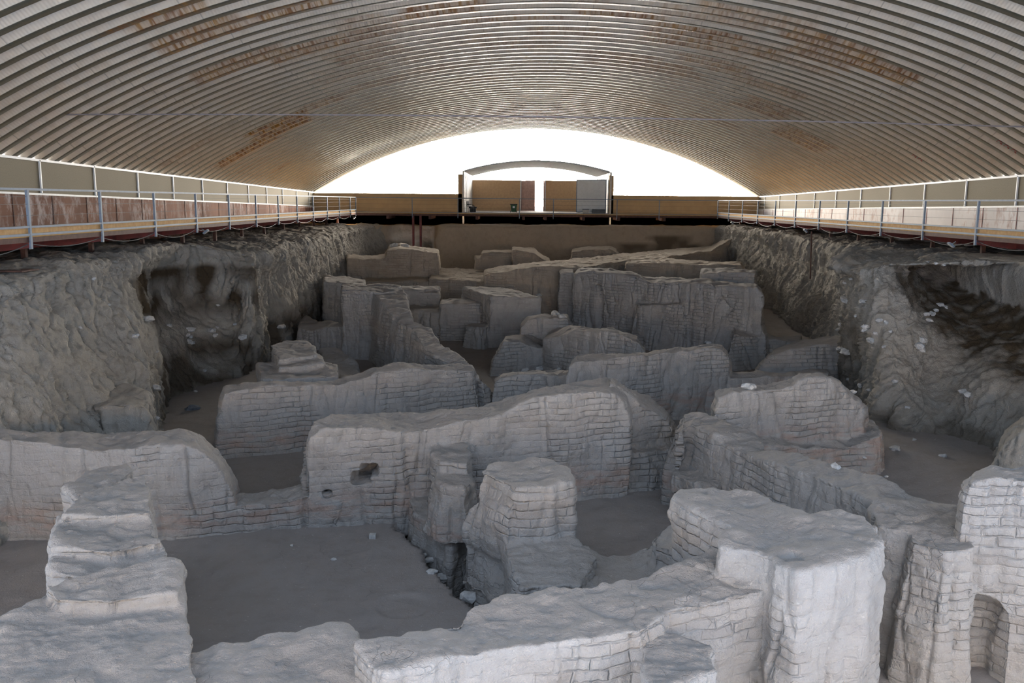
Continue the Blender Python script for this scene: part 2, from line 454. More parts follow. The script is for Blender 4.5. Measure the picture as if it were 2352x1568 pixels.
# long near-side wall with its corner block
GC = [(-1.1,6.5),(-.08,6.95),(1.17,7.3),(2.25,7.95),(3.85,8.75)]
shape_wall('mudbrick_wall', 'broad flat-topped mudbrick wall crossing the whole bottom edge, nearest the viewer',
  [prism(zpoly([(380,1500),(450,1498),(540,1478),(620,1455),(700,1440),(792,1424),(815,1445),(822,1476),(860,1500),(870,1568),(880,1700),(330,1700)], -4.15)),
   prism(zpoly([(822,1478),(860,1472),(1050,1425),(1065,1408),(1100,1385),(1190,1362),(1300,1350),(1370,1344),(1560,1296),(1650,1262),(1800,1300),(1790,1345),(1700,1365),(1620,1385),
                (1545,1400),(1480,1445),(1460,1452),(1310,1470),(1160,1492),(1030,1515),(880,1545),(850,1530)], -3.85), bat=.05),
   prism(zpoly([(1475,1470),(1540,1452),(1630,1480),(1645,1540),(1490,1600),(1480,1545)], -4.02), bat=.04)],
  NEAR, 22)
shape_wall('mudbrick_wall', 'high flat-topped mudbrick corner block with a shallow scooped hollow, at the end of the nearest wall',
  [prism(zpoly([(1545,1140),(1560,1124),(1640,1118),(1735,1124),(1765,1138),(1790,1152),(1862,1182),(1925,1172),(1985,1182),(2010,1198),(2030,1240),(1992,1282),(1900,1302),(1835,1316),
                (1805,1305),(1780,1295),(1775,1275),(1720,1262),(1652,1252),(1655,1228),(1680,1210),(1630,1190),(1590,1172)], -3.48), bat=.07),
   prism(zpoly([(1940,1190),(2015,1205),(2045,1250),(2000,1290),(1960,1280)], -3.62), bat=.03),
   prism(zpoly([(1640,1262),(1700,1275),(1770,1305),(1800,1330),(1700,1345),(1580,1290)], -3.82), bat=.05)],
  NEAR, 22, cutters=[MB().tube([PZ(1822,1240,-3.3),PZ(1822,1240,-3.3)+np.array((0,0,-.26))], [.26,.12], 16)])

# left longitudinal wall, stepped
shape_wall('mudbrick_wall', 'stepped broken mudbrick wall running towards the viewer at lower left',
  [prism(zpoly([(-60,1425),(0,1418),(60,1395),(110,1360),(180,1372),(420,1345),(432,1420),(447,1568),(450,1750),(-200,1750)], -4.0)),
   prism(zpoly([(105,1345),(150,1325),(250,1300),(385,1288),(408,1292),(414,1335),(410,1362),(240,1375),(120,1372)], -3.86)),
   prism(zpoly([(112,1310),(118,1240),(125,1180),(180,1150),(345,1150),(356,1180),(378,1260),(384,1300),(200,1330)], -3.94)),
   prism(zpoly([(118,1255),(130,1180),(230,1165),(350,1160),(375,1240),(250,1262)], -3.82)),
   prism(zpoly([(140,1185),(190,1130),(235,1110),(300,1092),(338,1090),(342,1130),(350,1175)], -3.74)),
   prism(zpoly([(150,1120),(200,1075),(290,1065),(305,1080),(260,1115),(180,1150)], -3.86)),
   ],
  NEAR, 27)

# pillar and low saddle wall
shape_wall('mudbrick_wall', 'tall tapering mudbrick stump standing alone in the centre with a sagging low wall at its foot',
  [prism(zpoly([(1100,1078),(1130,1063),(1215,1053),(1275,1058),(1308,1080),(1313,1110),(1270,1118),(1190,1122),(1150,1100)], -3.95), bat=.16),
   ribbon([(PZ(1195,1110,-3.95),PZ(1108,1080,-3.95)), (PZ(1170,1190,-4.35),PZ(1095,1130,-4.3)), (PZ(1165,1260,-4.8),PZ(1055,1215,-4.9)), (PZ(1195,1330,-5.25),PZ(1070,1260,-5.2)), (PZ(1200,1370,-5.4),PZ(1120,1330,-5.4))][::1], zb=-5.75, bat=.0),
   prism(zpoly([(1070,1225),(1175,1340),(1300,1350),(1250,1200)], -5.4), zb=-7, bat=0.02),
   prism(zpoly([(1150,1235),(1200,1218),(1312,1205),(1325,1238),(1350,1258),(1372,1280),(1330,1345),(1195,1350),(1170,1290)], -4.72), bat=.05),
   ribbon([(PZ(1190,1352,-4.8),PZ(1320,1238,-4.68)),(PZ(1300,1372,-4.8),PZ(1358,1262,-4.85)),(PZ(1400,1360,-4.8),PZ(1400,1274,-4.95)),(PZ(1470,1340,-4.8),PZ(1448,1268,-4.9)),(PZ(1540,1320,-4.7),PZ(1490,1242,-4.7)),(PZ(1620,1300,-4.5),PZ(1530,1205,-4.55)),(PZ(1720,1300,-4.4),PZ(1600,1170,-4.5))]),
   prism(zpoly([(1488,1232),(1520,1215),(1570,1212),(1650,1235),(1690,1280),(1600,1285),(1545,1262),(1500,1250)], -4.42), bat=.1)],
  NEAR, 17)

# right longitudinal wall and neighbours
shape_wall('mudbrick_wall', 'long brick-faced wall sloping away from the tall stump towards the right',
  [ribbon([(PZ(1562,990,-4.2),PZ(1570,952,-4.15)),(PZ(1582,972,-4.12),PZ(1605,943,-4.1)),(PZ(1640,1000,-4.12),PZ(1660,960,-4.1)),(PZ(1665,1020,-4.2),PZ(1735,1000,-4.2)),(PZ(1735,1052,-4.15),PZ(1762,1028,-4.15)),
           (PZ(1870,1092,-4.0),PZ(1900,1065,-4.0)),(PZ(1960,1130,-3.95),PZ(2010,1098,-3.95)),(PZ(2020,1160,-3.95),PZ(2090,1130,-3.95)),(PZ(2080,1200,-3.95),PZ(2205,1165,-3.95))], bat=.22),
   ribbon([(PZ(1540,1085,-4.9),PZ(1580,1040,-4.9)),(PZ(1640,1125,-4.9),PZ(1700,1080,-4.9))], zb=-5.25, bat=0.),
   prism(zpoly([(1545,985),(1575,955),(1600,950),(1590,1000)], -4.3), bat=.2)],
  NEAR, 112, redz=-5.0)
shape_wall('mudbrick_wall', 'narrow brick-faced pier in the gap between the high corner block and the rough right-hand wall',
  [prism(zpoly([(2003,1170),(2040,1160),(2110,1152),(2200,1165),(2225,1225),(2170,1240),(2095,1222),(2060,1215),(2015,1205)], -3.98), bat=.06),
   prism(zpoly([(2090,1212),(2150,1205),(2230,1215),(2240,1260),(2170,1262),(2090,1240)], -3.98), bat=.14),
   prism(zpoly([(2045,1470),(2115,1440),(2100,1420),(2060,1430)], -5.5), bat=.1)],
  NEAR, 17, brick=.75)
NK = PY(2245,1432,9.9)
shape_wall('mudbrick_wall', 'tall rough mudbrick wall with a dark arched niche at its foot, cut by the right picture edge',
  [ribbon(cst([(5.25,10.0),(8.6,9.55)], [(2212,1135,2208,1105),(2235,1110,2235,1078),(2290,1100,2280,1066),(2380,1105,2352,1058),(2560,1105,2500,1050)]), bat=.05),
   ],
  NEAR, -8, cutters=[MB().tube([(NK[0]-.12,8.5,NK[2]),(NK[0]+.02,10.3,NK[2])], .36, 20), MB().box((NK[0]-.42,8.5,-7),(NK[0]+.36,10.3,NK[2]))])

# second row
shape_wall('mudbrick_wall', 'pale wall of cracked mudbrick courses standing on a reddish footing, second row from the viewer',
  [ribbon(cst([(-6.9,19.0),(-5.0,19.75),(-.6,21.9)], [(506,945,508,915),(512,905,517,888),(560,890,560,880),(640,885,640,876),(715,885,715,874),(780,880,780,868),(830,868,830,855),(870,852,880,840),
                 (915,848,915,834),(960,846,960,833),(1010,848,1010,836),(1060,848,1060,837),(1088,852,1086,840),(1094,875,1093,862)]), bat=.18)],
  MIDV, 24, redz=-5.1)
shape_wall('mudbrick_wall', 'stubby stepped pale block behind the cracked second-row wall',
  [prism(zpoly([(620,792),(650,784),(705,782),(722,795),(728,812),(640,822)], -4.05)),
   prism(zpoly([(630,815),(725,808),(742,815),(745,832),(640,842)], -4.17)),
   prism(zpoly([(590,835),(640,832),(745,828),(775,838),(776,860),(640,872),(600,870)], -4.32))],
  MIDV, 17)
shape_wall('mudbrick_wall', 'low rounded grey hump of mud behind the stubby stepped block',
  [prism(zpoly([(735,802),(780,800),(805,815),(828,855),(790,870),(740,850)], -4.7), bat=.3)], MIDV, 17, smooth=12)
shape_wall('mudbrick_wall', 'long dark-sided wall descending in broken steps from the far left rooms to the second row',
  [ribbon(zst([(786,664,784,650,-3.25),(849,668,860,652,-3.25),(905,668,925,655,-3.25)]), bat=.03),
   ribbon(zst([(849,664,928,664,-3.28),(872,690,938,690,-3.42),(895,713,942,712,-3.6),(914,735,951,735,-3.78),(945,752,990,752,-3.88),(968,790,1015,790,-4.02),(1000,815,1070,820,-4.15),
               (1035,838,1088,845,-4.28),(1065,870,1106,872,-4.5),(1090,900,1135,895,-4.9)]), bat=.2)],
  MIDV, 112)
shape_wall('mudbrick_wall', 'low lumpy wall of cracked plaster in front of the curved central terrace wall',
  [ribbon(cst([(-.55,22.0),(1.4,22.6)], [(1133,880,1134,866),(1150,862,1150,851),(1190,862,1185,850),(1215,862,1214,851),(1235,860,1240,847),(1270,862,1270,848),(1305,862,1306,849),(1320,870,1318,858)]))],
  MIDV, 17)
OC = [(1.0,21.4),(4.0,23.0),(7.5,24.4)]
shape_wall('mudbrick_wall', 'long smooth-faced wall with a crumbling reddish right end, right of the ruins centre',
  [ribbon(cst(OC, [(1305,842,1310,830),(1320,828,1325,816),(1400,825,1400,812),(1481,817,1481,806),(1560,808,1560,797),(1640,798,1640,788),(1660,803,1658,792),(1673,818,1670,806),(1678,842,1678,830)]), bat=.2),
   ribbon(cst(OC, [(1600,880,1600,868),(1690,868,1690,855),(1800,862,1800,850),(1900,860,1900,848)]), bat=.1)],
  MIDV, 24, redz=-4.9)
PC = [(4.0,16.9),(7.4,18.1)]
shape_wall('mudbrick_wall', 'rounded pale mudbrick hump on a crumbled ledge, below the right earth bank',
  [ribbon(cst(PC, [(1638,950,1636,930),(1650,915,1650,900),(1685,902,1682,890),(1750,898,1750,884),(1820,888,1820,875),(1840,872,1838,858),(1875,868,1872,855),(1920,880,1925,868),(1945,905,1950,893),(1970,925,1975,912),(1985,945,1990,930)]), bat=.15),
   ribbon(cst([(4.5,16.6),(7.6,17.7)], [(1650,1005,1700,985),(1750,1020,1780,975),(1850,1030,1900,970),(1940,1025,1990,965),(2020,1000,2020,985)]), bat=.3)],
  MIDV, 19, redz=-4.4, amp=1.25)

# third row
NC = [(-.9,28.7),(.6,29.2),(1.6,28.0),(3.8,25.6)]
shape_wall('mudbrick_wall', 'curved terrace wall with a lower block on its left, in the middle of the far rooms',
  [ribbon(cst([(-.85,28.6),(1.6,29.6)], [(1133,830,1140,810),(1156,785,1160,768),(1192,782,1200,766),(1235,800,1260,775),(1250,800,1270,775)]), bat=.2),
   ribbon(cst([(-.3,30.6),(2.4,31.2)], [(1196,752,1200,740),(1212,735,1212,723),(1243,728,1243,718),(1304,730,1304,720),(1312,755,1312,745)]), bat=.1),
   ribbon(cst([(1.3,28.6),(3.9,25.8)], [(1250,780,1262,752),(1319,760,1319,746),(1344,762,1344,752),(1409,766,1409,754),(1463,782,1463,769),(1482,812,1482,798)]), bat=.15)],
  MIDV, -40)
shape_wall('mudbrick_wall', 'square brown block with a sharp upright corner, left of the curved terrace wall',
  [ribbon(cst([(-1.55,34.3),(1.25,34.9)], [(1128,681,1062,658),(1180,681,1150,658),(1243,684,1215,675)]), bat=.12),
   prism([(-2.1,34.5,-4.95),(-1.4,33.9,-4.95),(-1.1,35,-4.95),(-1.9,35.4,-4.95)], bat=.2)], FARV, 17)
shape_wall('mudbrick_wall', 'notched recess wall with a small oblong niche, left of the square brown block',
  [ribbon(cst([(-5.2,38.4),(-2.9,38.2)], [(918,664,921,656),(960,665,960,656),(1010,666,1010,657)]), bat=.03),
   ribbon(cst([(-5.2,36.6),(-3.0,35.9)], [(940,712,945,700),(975,715,975,702),(1014,718,1014,700)]), bat=.05),
   ribbon(cst([(-3.1,35.8),(-.9,35.6)], [(1011,697,1011,686),(1060,697,1060,686),(1105,698,1105,660)]), bat=.05)], FARV, 0,
  cutters=[MB().box((-4.2,37.0,-4.05),(-3.45,38.75,-3.75))])
shape_wall('mudbrick_wall', 'rough furrowed block with a flat top behind the notched recess wall',
  [ribbon(cst([(-4.1,43.0),(-1.2,42.0)], [(985,640,992,612),(1030,642,1040,616),(1080,645,1090,618),(1122,648,1115,622)]), bat=.1)], FARV, 0, mat=M_FAR)
shape_wall('mudbrick_wall', 'low bench of damp mud at the foot of the left bank',
  [ribbon(cst([(-8.7,33.7),(-6.3,32.4)], [(682,752,690,722),(720,760,725,735),(760,752,765,738),(820,745,822,735)]), bat=.1),
   ribbon(cst([(-9.3,38.6),(-6.8,37.4)], [(742,645,745,630),(800,652,800,637),(838,655,840,640)]), bat=.1)], FARV, 0)
shape_wall('mudbrick_wall', 'stepped brown block with a domed top near the far left corner of the pit',
  [ribbon(cst([(-9.6,46.5),(-4.4,45.5)], [(796,592,798,580),(838,597,838,586),(884,592,884,584),(890,575,896,562),(920,570,920,558),(957,574,957,566),(1005,582,1008,572),(1009,600,1010,590)]), bat=.08),
   ribbon(cst([(-8.2,44.3),(-4.6,43.2)], [(830,645,830,635),(900,646,900,636),(985,646,985,636)]), bat=.1)], FARV, 0, mat=M_FAR)
shape_wall('mudbrick_wall', 'small brown block with an upright left edge, in front of the far plastered bank',
  [ribbon(cst([(-3.6,49.5),(-.6,49.5)], [(1092,595,1092,586),(1104,594,1104,586),(1107,580,1107,573),(1176,580,1176,574)]), bat=.08)], FARV, 0, mat=M_FAR)
shape_wall('mudbrick_wall', 'wedge-shaped brown block sloping down to the right, in front of the far plastered bank',
  [ribbon(cst([(-.6,48.5),(2.6,48.5)], [(1177,574,1178,568),(1228,579,1228,571),(1245,592,1245,584),(1262,602,1262,594)]), bat=.08)], FARV, 0, mat=M_FAR)
shape_wall('mudbrick_wall', 'low flat-topped brown block with deep upright grooves against the far bank',
  [ribbon(cst([(3.4,52.5),(6.8,52.5)], [(1313,578,1315,571),(1340,574,1340,568),(1400,571,1400,564),(1413,576,1415,570),(1425,590,1425,584)]), bat=.08)], FARV, 0, mat=M_FAR)
shape_wall('mudbrick_wall', 'long sweeping ridge wall rising gently to the far right corner of the pit',
  [ribbon(cst([(-1.5,41.3),(2.3,40.2),(12.4,52.5)], [(1113,632,1113,618),(1156,622,1156,610),(1214,614,1214,602),(1272,612,1272,598),(1340,612,1340,592),(1423,600,1423,582),(1510,592,1510,575),(1633,576,1633,565),(1655,562,1655,547),(1685,545,1685,532)]), bat=.12)],
  FARV, 0, mat=M_FAR)
shape_wall('mudbrick_wall', 'narrow upright mud pilaster between two deep grooves in the far rooms',
  [ribbon(cst([(1.2,39.3),(2.2,38.9)], [(1284,628,1284,618),(1300,624,1300,615),(1318,626,1318,617)]), bat=.03)], FARV, 0)
EC = [(2.1,38.3),(5.0,35.2),(8.6,30.6)]
shape_wall('mudbrick_wall', 'highest smooth-faced wall of the far rooms, with shallow vertical hollows and a ragged gap',
  [ribbon(cst(EC, [(1318,632,1320,622),(1328,624,1330,614),(1352,622,1352,613),(1400,628,1400,618),(1470,636,1470,627)]), bat=.06),
   ribbon(cst(EC, [(1474,640,1474,630),(1500,648,1500,636),(1560,648,1560,636),(1638,652,1638,640)]), bat=.12),
   ribbon(cst(EC, [(1644,655,1644,643),(1700,660,1700,648),(1738,662,1738,650),(1752,680,1752,668)]), bat=.06),
   ribbon(cst(EC, [(1600,700,1600,680),(1700,705,1700,685),(1750,745,1750,700),(1760,770,1760,760)]), bat=.25),
   ribbon(cst([(4.9,34.6),(6.6,32.9)], [(1452,755,1455,745),(1463,702,1463,690),(1520,700,1520,684),(1572,696,1572,680)]), bat=.25),
   ribbon(cst([(7.4,30.2),(10.3,31.2)], [(1683,765,1690,750),(1750,775,1750,762),(1790,780,1792,770),(1840,782,1840,769)]), bat=.4)],
  FARV, -45, cutters=[MB().tube([(3.28,36.6,-6),(3.45,36.95,-3.6),(3.55,37.4,-3.3)], [.22,.24,.1], 12)])
shape_wall('mudbrick_wall', 'low straight wall half hidden behind the highest far wall',
  [ribbon(cst([(4.9,42.0),(10.8,40.5)], [(1438,606,1440,596),(1520,603,1520,592),(1600,607,1600,597),(1700,609,1700,601),(1712,625,1712,616)]), bat=.06)], FARV, 0, mat=M_FAR)
shape_wall('mudbrick_wall', 'small oblong block above the right end of the highest far wall',
  [ribbon(cst([(7.4,35.2),(10.2,34.6)], [(1609,628,1611,616),(1660,626,1660,614),(1736,628,1738,618)]), bat=.1)], FARV, 0)
shape_wall('mudbrick_wall', 'rounded grey slope of mud between the far rooms and the right earth bank',
  [ribbon(cst([(7.3,26.6),(10.9,26.9)], [(1738,850,1745,835),(1770,815,1778,800),(1828,798,1832,782),(1915,785,1915,770),(1990,790,1990,770)]), bat=.5)], FARV, 17, smooth=8)
# ------------------------------------------------------------------ pit floor
def inpoly(x, y, P):
    c = np.zeros(x.shape, bool); n = len(P)
    for i in range(n):
        x0, y0 = P[i][:2]; x1, y1 = P[i-1][:2]
        k = ((y0 > y) != (y1 > y)) & (x < (x1-x0)*(y-y0)/(y1-y0+1e-12)+x0)
        c ^= k
    return c
fx = np.arange(-13.5, 15.01, .055); fy = [4.0]
while fy[-1] < 60: fy.append(fy[-1]+min(.05+max(0, fy[-1]-15)*.004, .2))
fy = np.array(fy); XX, YY = np.meshgrid(fx, fy); xs, ys = XX.ravel(), YY.ravel()
pp = np.stack([xs, ys, np.zeros_like(xs)], 1)
fz = -5.8+.05*perlin(pp*.6)+.02*perlin(pp*2.3)+.006*perlin(pp*9)
trench = [PZ(905,1205,-5.8), PZ(940,1240,-5.8), PZ(985,1290,-5.8), PZ(1010,1330,-5.8), PZ(1075,1388,-5.8), PZ(1120,1420,-5.8), PZ(1260,1370,-5.8), (0.1,14.0,0), (-.2,15.6,0), (-2.0,15.9,0)]
wob = .07*perlin(pp*3.)
inside = inpoly(xs+wob, ys+wob, [t[:2] for t in trench])
fz = np.where(inside, -6.55+.05*perlin(pp*2), fz)
# shallow round depression and low swellings of the large room
c = PZ(930,1388,-5.8); r = np.hypot(xs-c[0], (ys-c[1]))
fz -= .05*np.clip((.42-r)/.06, 0, 1)
# the ground rises under the right bank and beyond
rp = np.clip((xs-6.2+.12*(ys-19))/2.4, 0, 1)*np.clip((ys-13)/2.5, 0, 1)*np.clip((24.5-ys)/2, 0, 1)
fz += rp*.45
far = np.clip((ys-40)/8, 0, 1); fz += far*.9
nX, nY = len(fx), len(fy)
idx = np.arange(nX*nY).reshape(nY, nX)
q = np.stack([idx[:-1, :-1].ravel(), idx[:-1, 1:].ravel(), idx[1:, 1:].ravel(), idx[1:, :-1].ravel()], 1)
me = mesh_from('floor', np.stack([xs, ys, fz], 1), None, M_FLOOR, True, quads=q)
fl = link('floor', me); tag(fl, 'trodden earth floor of the excavation pit', None, None, 'structure')
def floor_z(x, y):
    i = min(max(int(np.searchsorted(fy, y)), 0), nY-1); j = min(max(int(np.searchsorted(fx, x)), 0), nX-1)
    return float(fz.reshape(nY, nX)[i, j])

# ------------------------------------------------------------------ earth banks (lofted from cross sections, then weathered)
def catmull(P, m):
    """P (n,k,3) -> resampled along the first axis with m steps a span"""
    n = len(P); out = []
    Q = np.concatenate([2*P[:1]-P[1:2], P, 2*P[-1:]-P[-2:-1]])
    for i in range(n-1):
        p0, p1, p2, p3 = Q[i], Q[i+1], Q[i+2], Q[i+3]
        L_ = np.linalg.norm(p2-p1, axis=-1).max(); k = max(2, int(math.ceil(L_/m)))
        for t in np.arange(k)/k:
            lin = p1+(p2-p1)*t
            cm = .5*((2*p1)+(-p0+p2)*t+(2*p0-5*p1+4*p2-p3)*t*t+(-p0+3*p1-3*p2+p3)*t**3)
            out.append(lin*.45+cm*.55)
    out.append(P[-1]); return np.array(out)
def bank(name, label, secs, step, amp=1., mat=None, stain_fn=None, extra=None, furrow=1., flip=False):
    P = np.array(secs, float)
    A = catmull(P, step); A = catmull(A.transpose(1, 0, 2), step).transpose(1, 0, 2)
    a, b = A.shape[:2]; v = A.reshape(-1, 3)
    idx = np.arange(a*b).reshape(a, b)
    q = np.stack([idx[:-1, :-1].ravel(), idx[:-1, 1:].ravel(), idx[1:, 1:].ravel(), idx[1:, :-1].ravel()], 1)
    if flip: q = q[:, ::-1]
    n = laplace(vnormals(v, q), q, 4); n /= np.linalg.norm(n, axis=1)[:, None]+1e-9
    side = np.clip(1.1-np.abs(n[:, 2])*1.1, 0.12, 1)
    g = perlin(v*np.array((.95, .95, .22))+5); g2 = perlin(v*np.array((2.6, 2.6, .5))+2)
    d = .20*perlin(v*.55+8)+side*furrow*(.26*(.45-np.abs(g)*1.6)+.10*(.4-np.abs(g2)*1.5))
    d += .08*perlin(v*2.3)+.05*perlin(v*4.9)+.028*perlin(v*10.)+.016*perlin(v*21.)
    # lumps of stone and rubble showing in the section
    st = perlin(v*7.5+70); d += side*.045*np.clip(st*3-.75, 0, 1)*np.clip(perlin(v*.7+31)*2+.5, 0, 1)
    # crumbly clods and narrow rills
    wf = perlin(v*2.2+7)*.12
    for f_, am, w_ in ((1.6, .16, .05), (3.6, .07, .07)):
        d -= side*furrow*am*np.exp(-((perlin(v*np.array((f_, f_, f_*.2))+11*f_)+wf)/w_)**2)
    d += side*.035*(perlin(v*14.)+.6*perlin(v*np.array((4., 4., 15.))))
    if extra is not None: d = d*np.where((v[:, 0] > 12.9) & (v[:, 1] < 28) & (v[:, 2] > -2.7), .3, 1.)+extra(v)*side
    v2 = v+n*(d*amp)[:, None]
    org = np.array(((v2[:, 0].min()+v2[:, 0].max())/2, (v2[:, 1].min()+v2[:, 1].max())/2, v2[:, 2].min()))
    me = mesh_from(name, v2-org, None, mat or M_BANK, True, quads=q)
    if stain_fn is not None:
        at = me.attributes.new('stain', 'FLOAT', 'POINT'); at.data.foreach_set('value', np.clip(stain_fn(v2), 0, 1).astype(np.float32))
    return tag(link(name, me, None, Vector(org)), label, 'earth bank')

# sections from top to foot; each entry: (px,py,x) or explicit (x,y,z,'w')
def S(*pts):
    out = []
    for p in pts: out.append(PX(*p) if len(p) == 3 else np.array(p[:3], float))
    return out
def TOP(y, x=-15.2, z=-1.62): return (x, y, z, 'w')
left = [
  S(TOP(9), (-10.9,9.,-1.65,'w'), (-10.4,9,-2.6,'w'), (-9.9,9,-3.5,'w'), (-9.4,9,-4.4,'w'), (-8.9,9,-5.2,'w'), (-8.5,9,-6.3,'w')),
  S(TOP(14), (-10.8,14.,-1.65,'w'), (-10.3,14,-2.6,'w'), (-9.8,14,-3.4,'w'), (-9.3,14,-4.3,'w'), (-9,14,-5.2,'w'), (-8.6,14,-6.3,'w')),
  S(TOP(18.3), (0,640,-10.8), (0,700,-10.4), (0,760,-10.1), (0,860,-9.6), (0,985,-9.1), (-8.6,15.0,-6.3,'w')),
  S(TOP(20.8), (130,612,-10.9), (130,680,-10.5), (130,745,-10.1), (130,860,-9.3), (130,985,-8.9), (-8.4,16.8,-6.3,'w')),
  S(TOP(23.0), (240,592,-10.9), (235,660,-10.5), (240,740,-10.1), (250,850,-9.4), (250,985,-8.7), (-8.4,19.,-6.3,'w')),
  S(TOP(24.2), (275,590,-11.0), (275,650,-10.5), (305,740,-9.9), (335,850,-9.1), (348,985,-8.8), (-8.8,21.,-6.3,'w')),
  S(TOP(26.2), (330,575,-11.2), (340,640,-11.6), (365,740,-11.2), (385,840,-10.6), (385,935,-10.1), (-9.6,22.7,-6.3,'w')),
  S(TOP(28.3), (420,560,-11.2), (425,640,-11.2), (440,740,-10.8), (450,830,-10.3), (450,910,-9.9), (-9.4,24.4,-6.3,'w')),
  S(TOP(29.3), (490,568,-10.3), (500,640,-10.3), (520,720,-9.9), (530,810,-9.5), (520,890,-9.3), (-8.9,25.7,-6.3,'w')),
  S(TOP(30.6), (560,573,-9.7), (575,640,-9.0), (578,700,-8.9), (582,775,-8.8), (585,850,-8.9), (-8.6,27.5,-6.3,'w')),
  S(TOP(32.6), (600,578,-9.4), (605,640,-9.7), (612,700,-9.8), (615,770,-9.6), (618,830,-9.2), (-8.8,30.,-6.3,'w')),
  S(TOP(35.2), (650,560,-9.9), (650,630,-9.6), (655,690,-9.3), (660,760,-9.1), (665,800,-8.9), (-8.6,33.,-6.3,'w')),
  S(TOP(39.), (700,548,-9.9), (700,610,-9.5), (705,660,-9.3), (705,710,-9.2), (708,750,-9.2), (-8.9,37.,-6.3,'w')),
  S(TOP(44.), (745,536,-10.1), (748,580,-9.6), (748,610,-9.5), (745,650,-9.4), (742,690,-9.4), (-9.2,41.,-6.3,'w')),
  S(TOP(50.), (800,524,-10.2), (800,550,-9.8), (800,575,-9.6), (800,600,-9.5), (798,622,-9.4), (-9.2,47.5,-6.0,'w')),
  S(TOP(55.), (838,518,-10.2), (838,540,-9.9), (838,560,-9.7), (838,580,-9.6), (838,600,-9.5), (-9.3,53,-5.6,'w')),
  S(TOP(58.), (868,516,-9.6), (874,530,-9.3), (880,545,-9.1), (882,560,-9.0), (882,580,-9.0), (-9.,56,-5.4,'w')),
]
def stain_left(v):
    y, z = v[:, 1], v[:, 2]
    n = perlin(v*1.2+11)
    s = np.clip((y-23.8)/.8, 0, 1)*np.clip((31.-y)/1.4, 0, 1)*np.clip((-2.15+.15*n-z)/.2, 0, 1)*np.clip((z+4.2)/.9, 0, 1)*1.1
    s = np.maximum(s, np.clip((y-21.5)/1, 0, 1)*np.clip((-4.3-z)/.5, 0, 1)*.85)
    return s*np.clip(.8+n*1.5, 0, 1)
bank('earth_bank', 'tall furrowed earth bank under the left walkway', left, .055, stain_fn=stain_left, flip=False)

right = [
  S(TOP(60., 17.6), (13.4,59,-1.6,'w'), (13.2,58.8,-2.2,'w'), (13.1,58.6,-3.,'w'), (13.,58.5,-3.8,'w'), (12.9,58.3,-4.6,'w'), (12.7,58,-5.6,'w')),
  S(TOP(56.5, 17.6), (1690,520,13.2), (1690,545,12.9), (1692,570,12.7), (1695,600,12.5), (1698,625,12.3), (12.2,52,-5.8,'w')),
  S(TOP(50., 17.6), (1760,530,13.6), (1762,565,13.4), (1765,605,13.2), (1768,645,13.0), (1770,690,12.9), (12.7,45,-6.2,'w')),
  S(TOP(43., 17.6), (1835,543,13.9), (1838,600,13.7), (1838,650,13.4), (1838,700,13.1), (1835,765,12.8), (12.6,38,-6.2,'w')),
  S(TOP(37., 17.6), (1910,556,14.0), (1905,620,13.7), (1900,690,13.2), (1895,750,12.6), (1885,790,12.0), (11.8,33,-6.2,'w')),
  S(TOP(32., 17.6), (1955,565,12.6), (1948,625,12.2), (1942,690,11.8), (1935,760,11.3), (1930,850,10.9), (10.7,28.5,-6.2,'w')),
  S(TOP(27., 17.6, -1.5), (1940,590,9.9), (1935,640,9.8), (1930,710,9.75), (1926,790,9.7), (1930,870,9.7), (9.7,26,-6.2,'w')),
  S(TOP(24.6, 17.6, -1.47), (1980,602,9.75), (1978,665,9.65), (1978,740,9.6), (1978,820,9.55), (1990,915,9.7), (9.6,23.6,-6.2,'w')),
  S(TOP(23.4, 17.6, -1.47), (2040,608,10.0), (2030,670,9.7), (2025,750,9.5), (2030,830,9.35), (2040,905,9.3), (9.2,21.8,-6.1,'w')),
  S(TOP(23., 17.6, -1.47), (2100,606,11.2), (2090,680,10.6), (2080,760,10.1), (2075,850,9.7), (2085,940,9.5), (9.3,20.9,-6.1,'w')),
  S(TOP(22.8, 17.6, -1.47), (2135,590,12.6), (2130,660,12.0), (2150,740,11.3), (2130,840,10.5), (2130,960,9.9), (9.6,20.2,-6.1,'w')),
  S(TOP(22.3, 17.6, -1.47), (2160,580,13.4), (2200,660,13.2), (2220,740,12.4), (2200,860,10.9), (2190,1000,10.2), (9.7,19.3,-6.1,'w')),
  S(TOP(21., 17.6, -1.47), (2250,590,13.4), (2270,690,13.3), (2290,760,12.6), (2280,880,11.0), (2260,1010,10.4), (9.8,18.6,-6.1,'w')),
  S(TOP(19.5, 17.6, -1.47), (2340,602,13.4), (2345,710,13.3), (2350,790,12.6), (2345,900,11.2), (2330,1000,10.7), (10.0,17.,-6.1,'w')),
  S(TOP(17., 17.6, -1.47), (2480,622,13.4), (2480,740,13.2), (2460,840,12.2), (2440,950,10.9), (2400,1040,10.2), (9.6,15.2,-6.1,'w')),
  S(TOP(14., 17.6), (13.4,15.,-1.6,'w'), (13.1,15,-2.8,'w'), (11.8,14.4,-3.6,'w'), (10.4,13.8,-4.6,'w'), (9.6,13.4,-5.4,'w'), (9.2,13,-6.3,'w')),
  S(TOP(9., 17.6), (13.4,9.,-1.6,'w'), (13.0,9,-2.8,'w'), (11.8,9,-3.6,'w'), (10.6,9,-4.6,'w'), (9.8,9,-5.4,'w'), (9.2,9,-6.3,'w')),
]
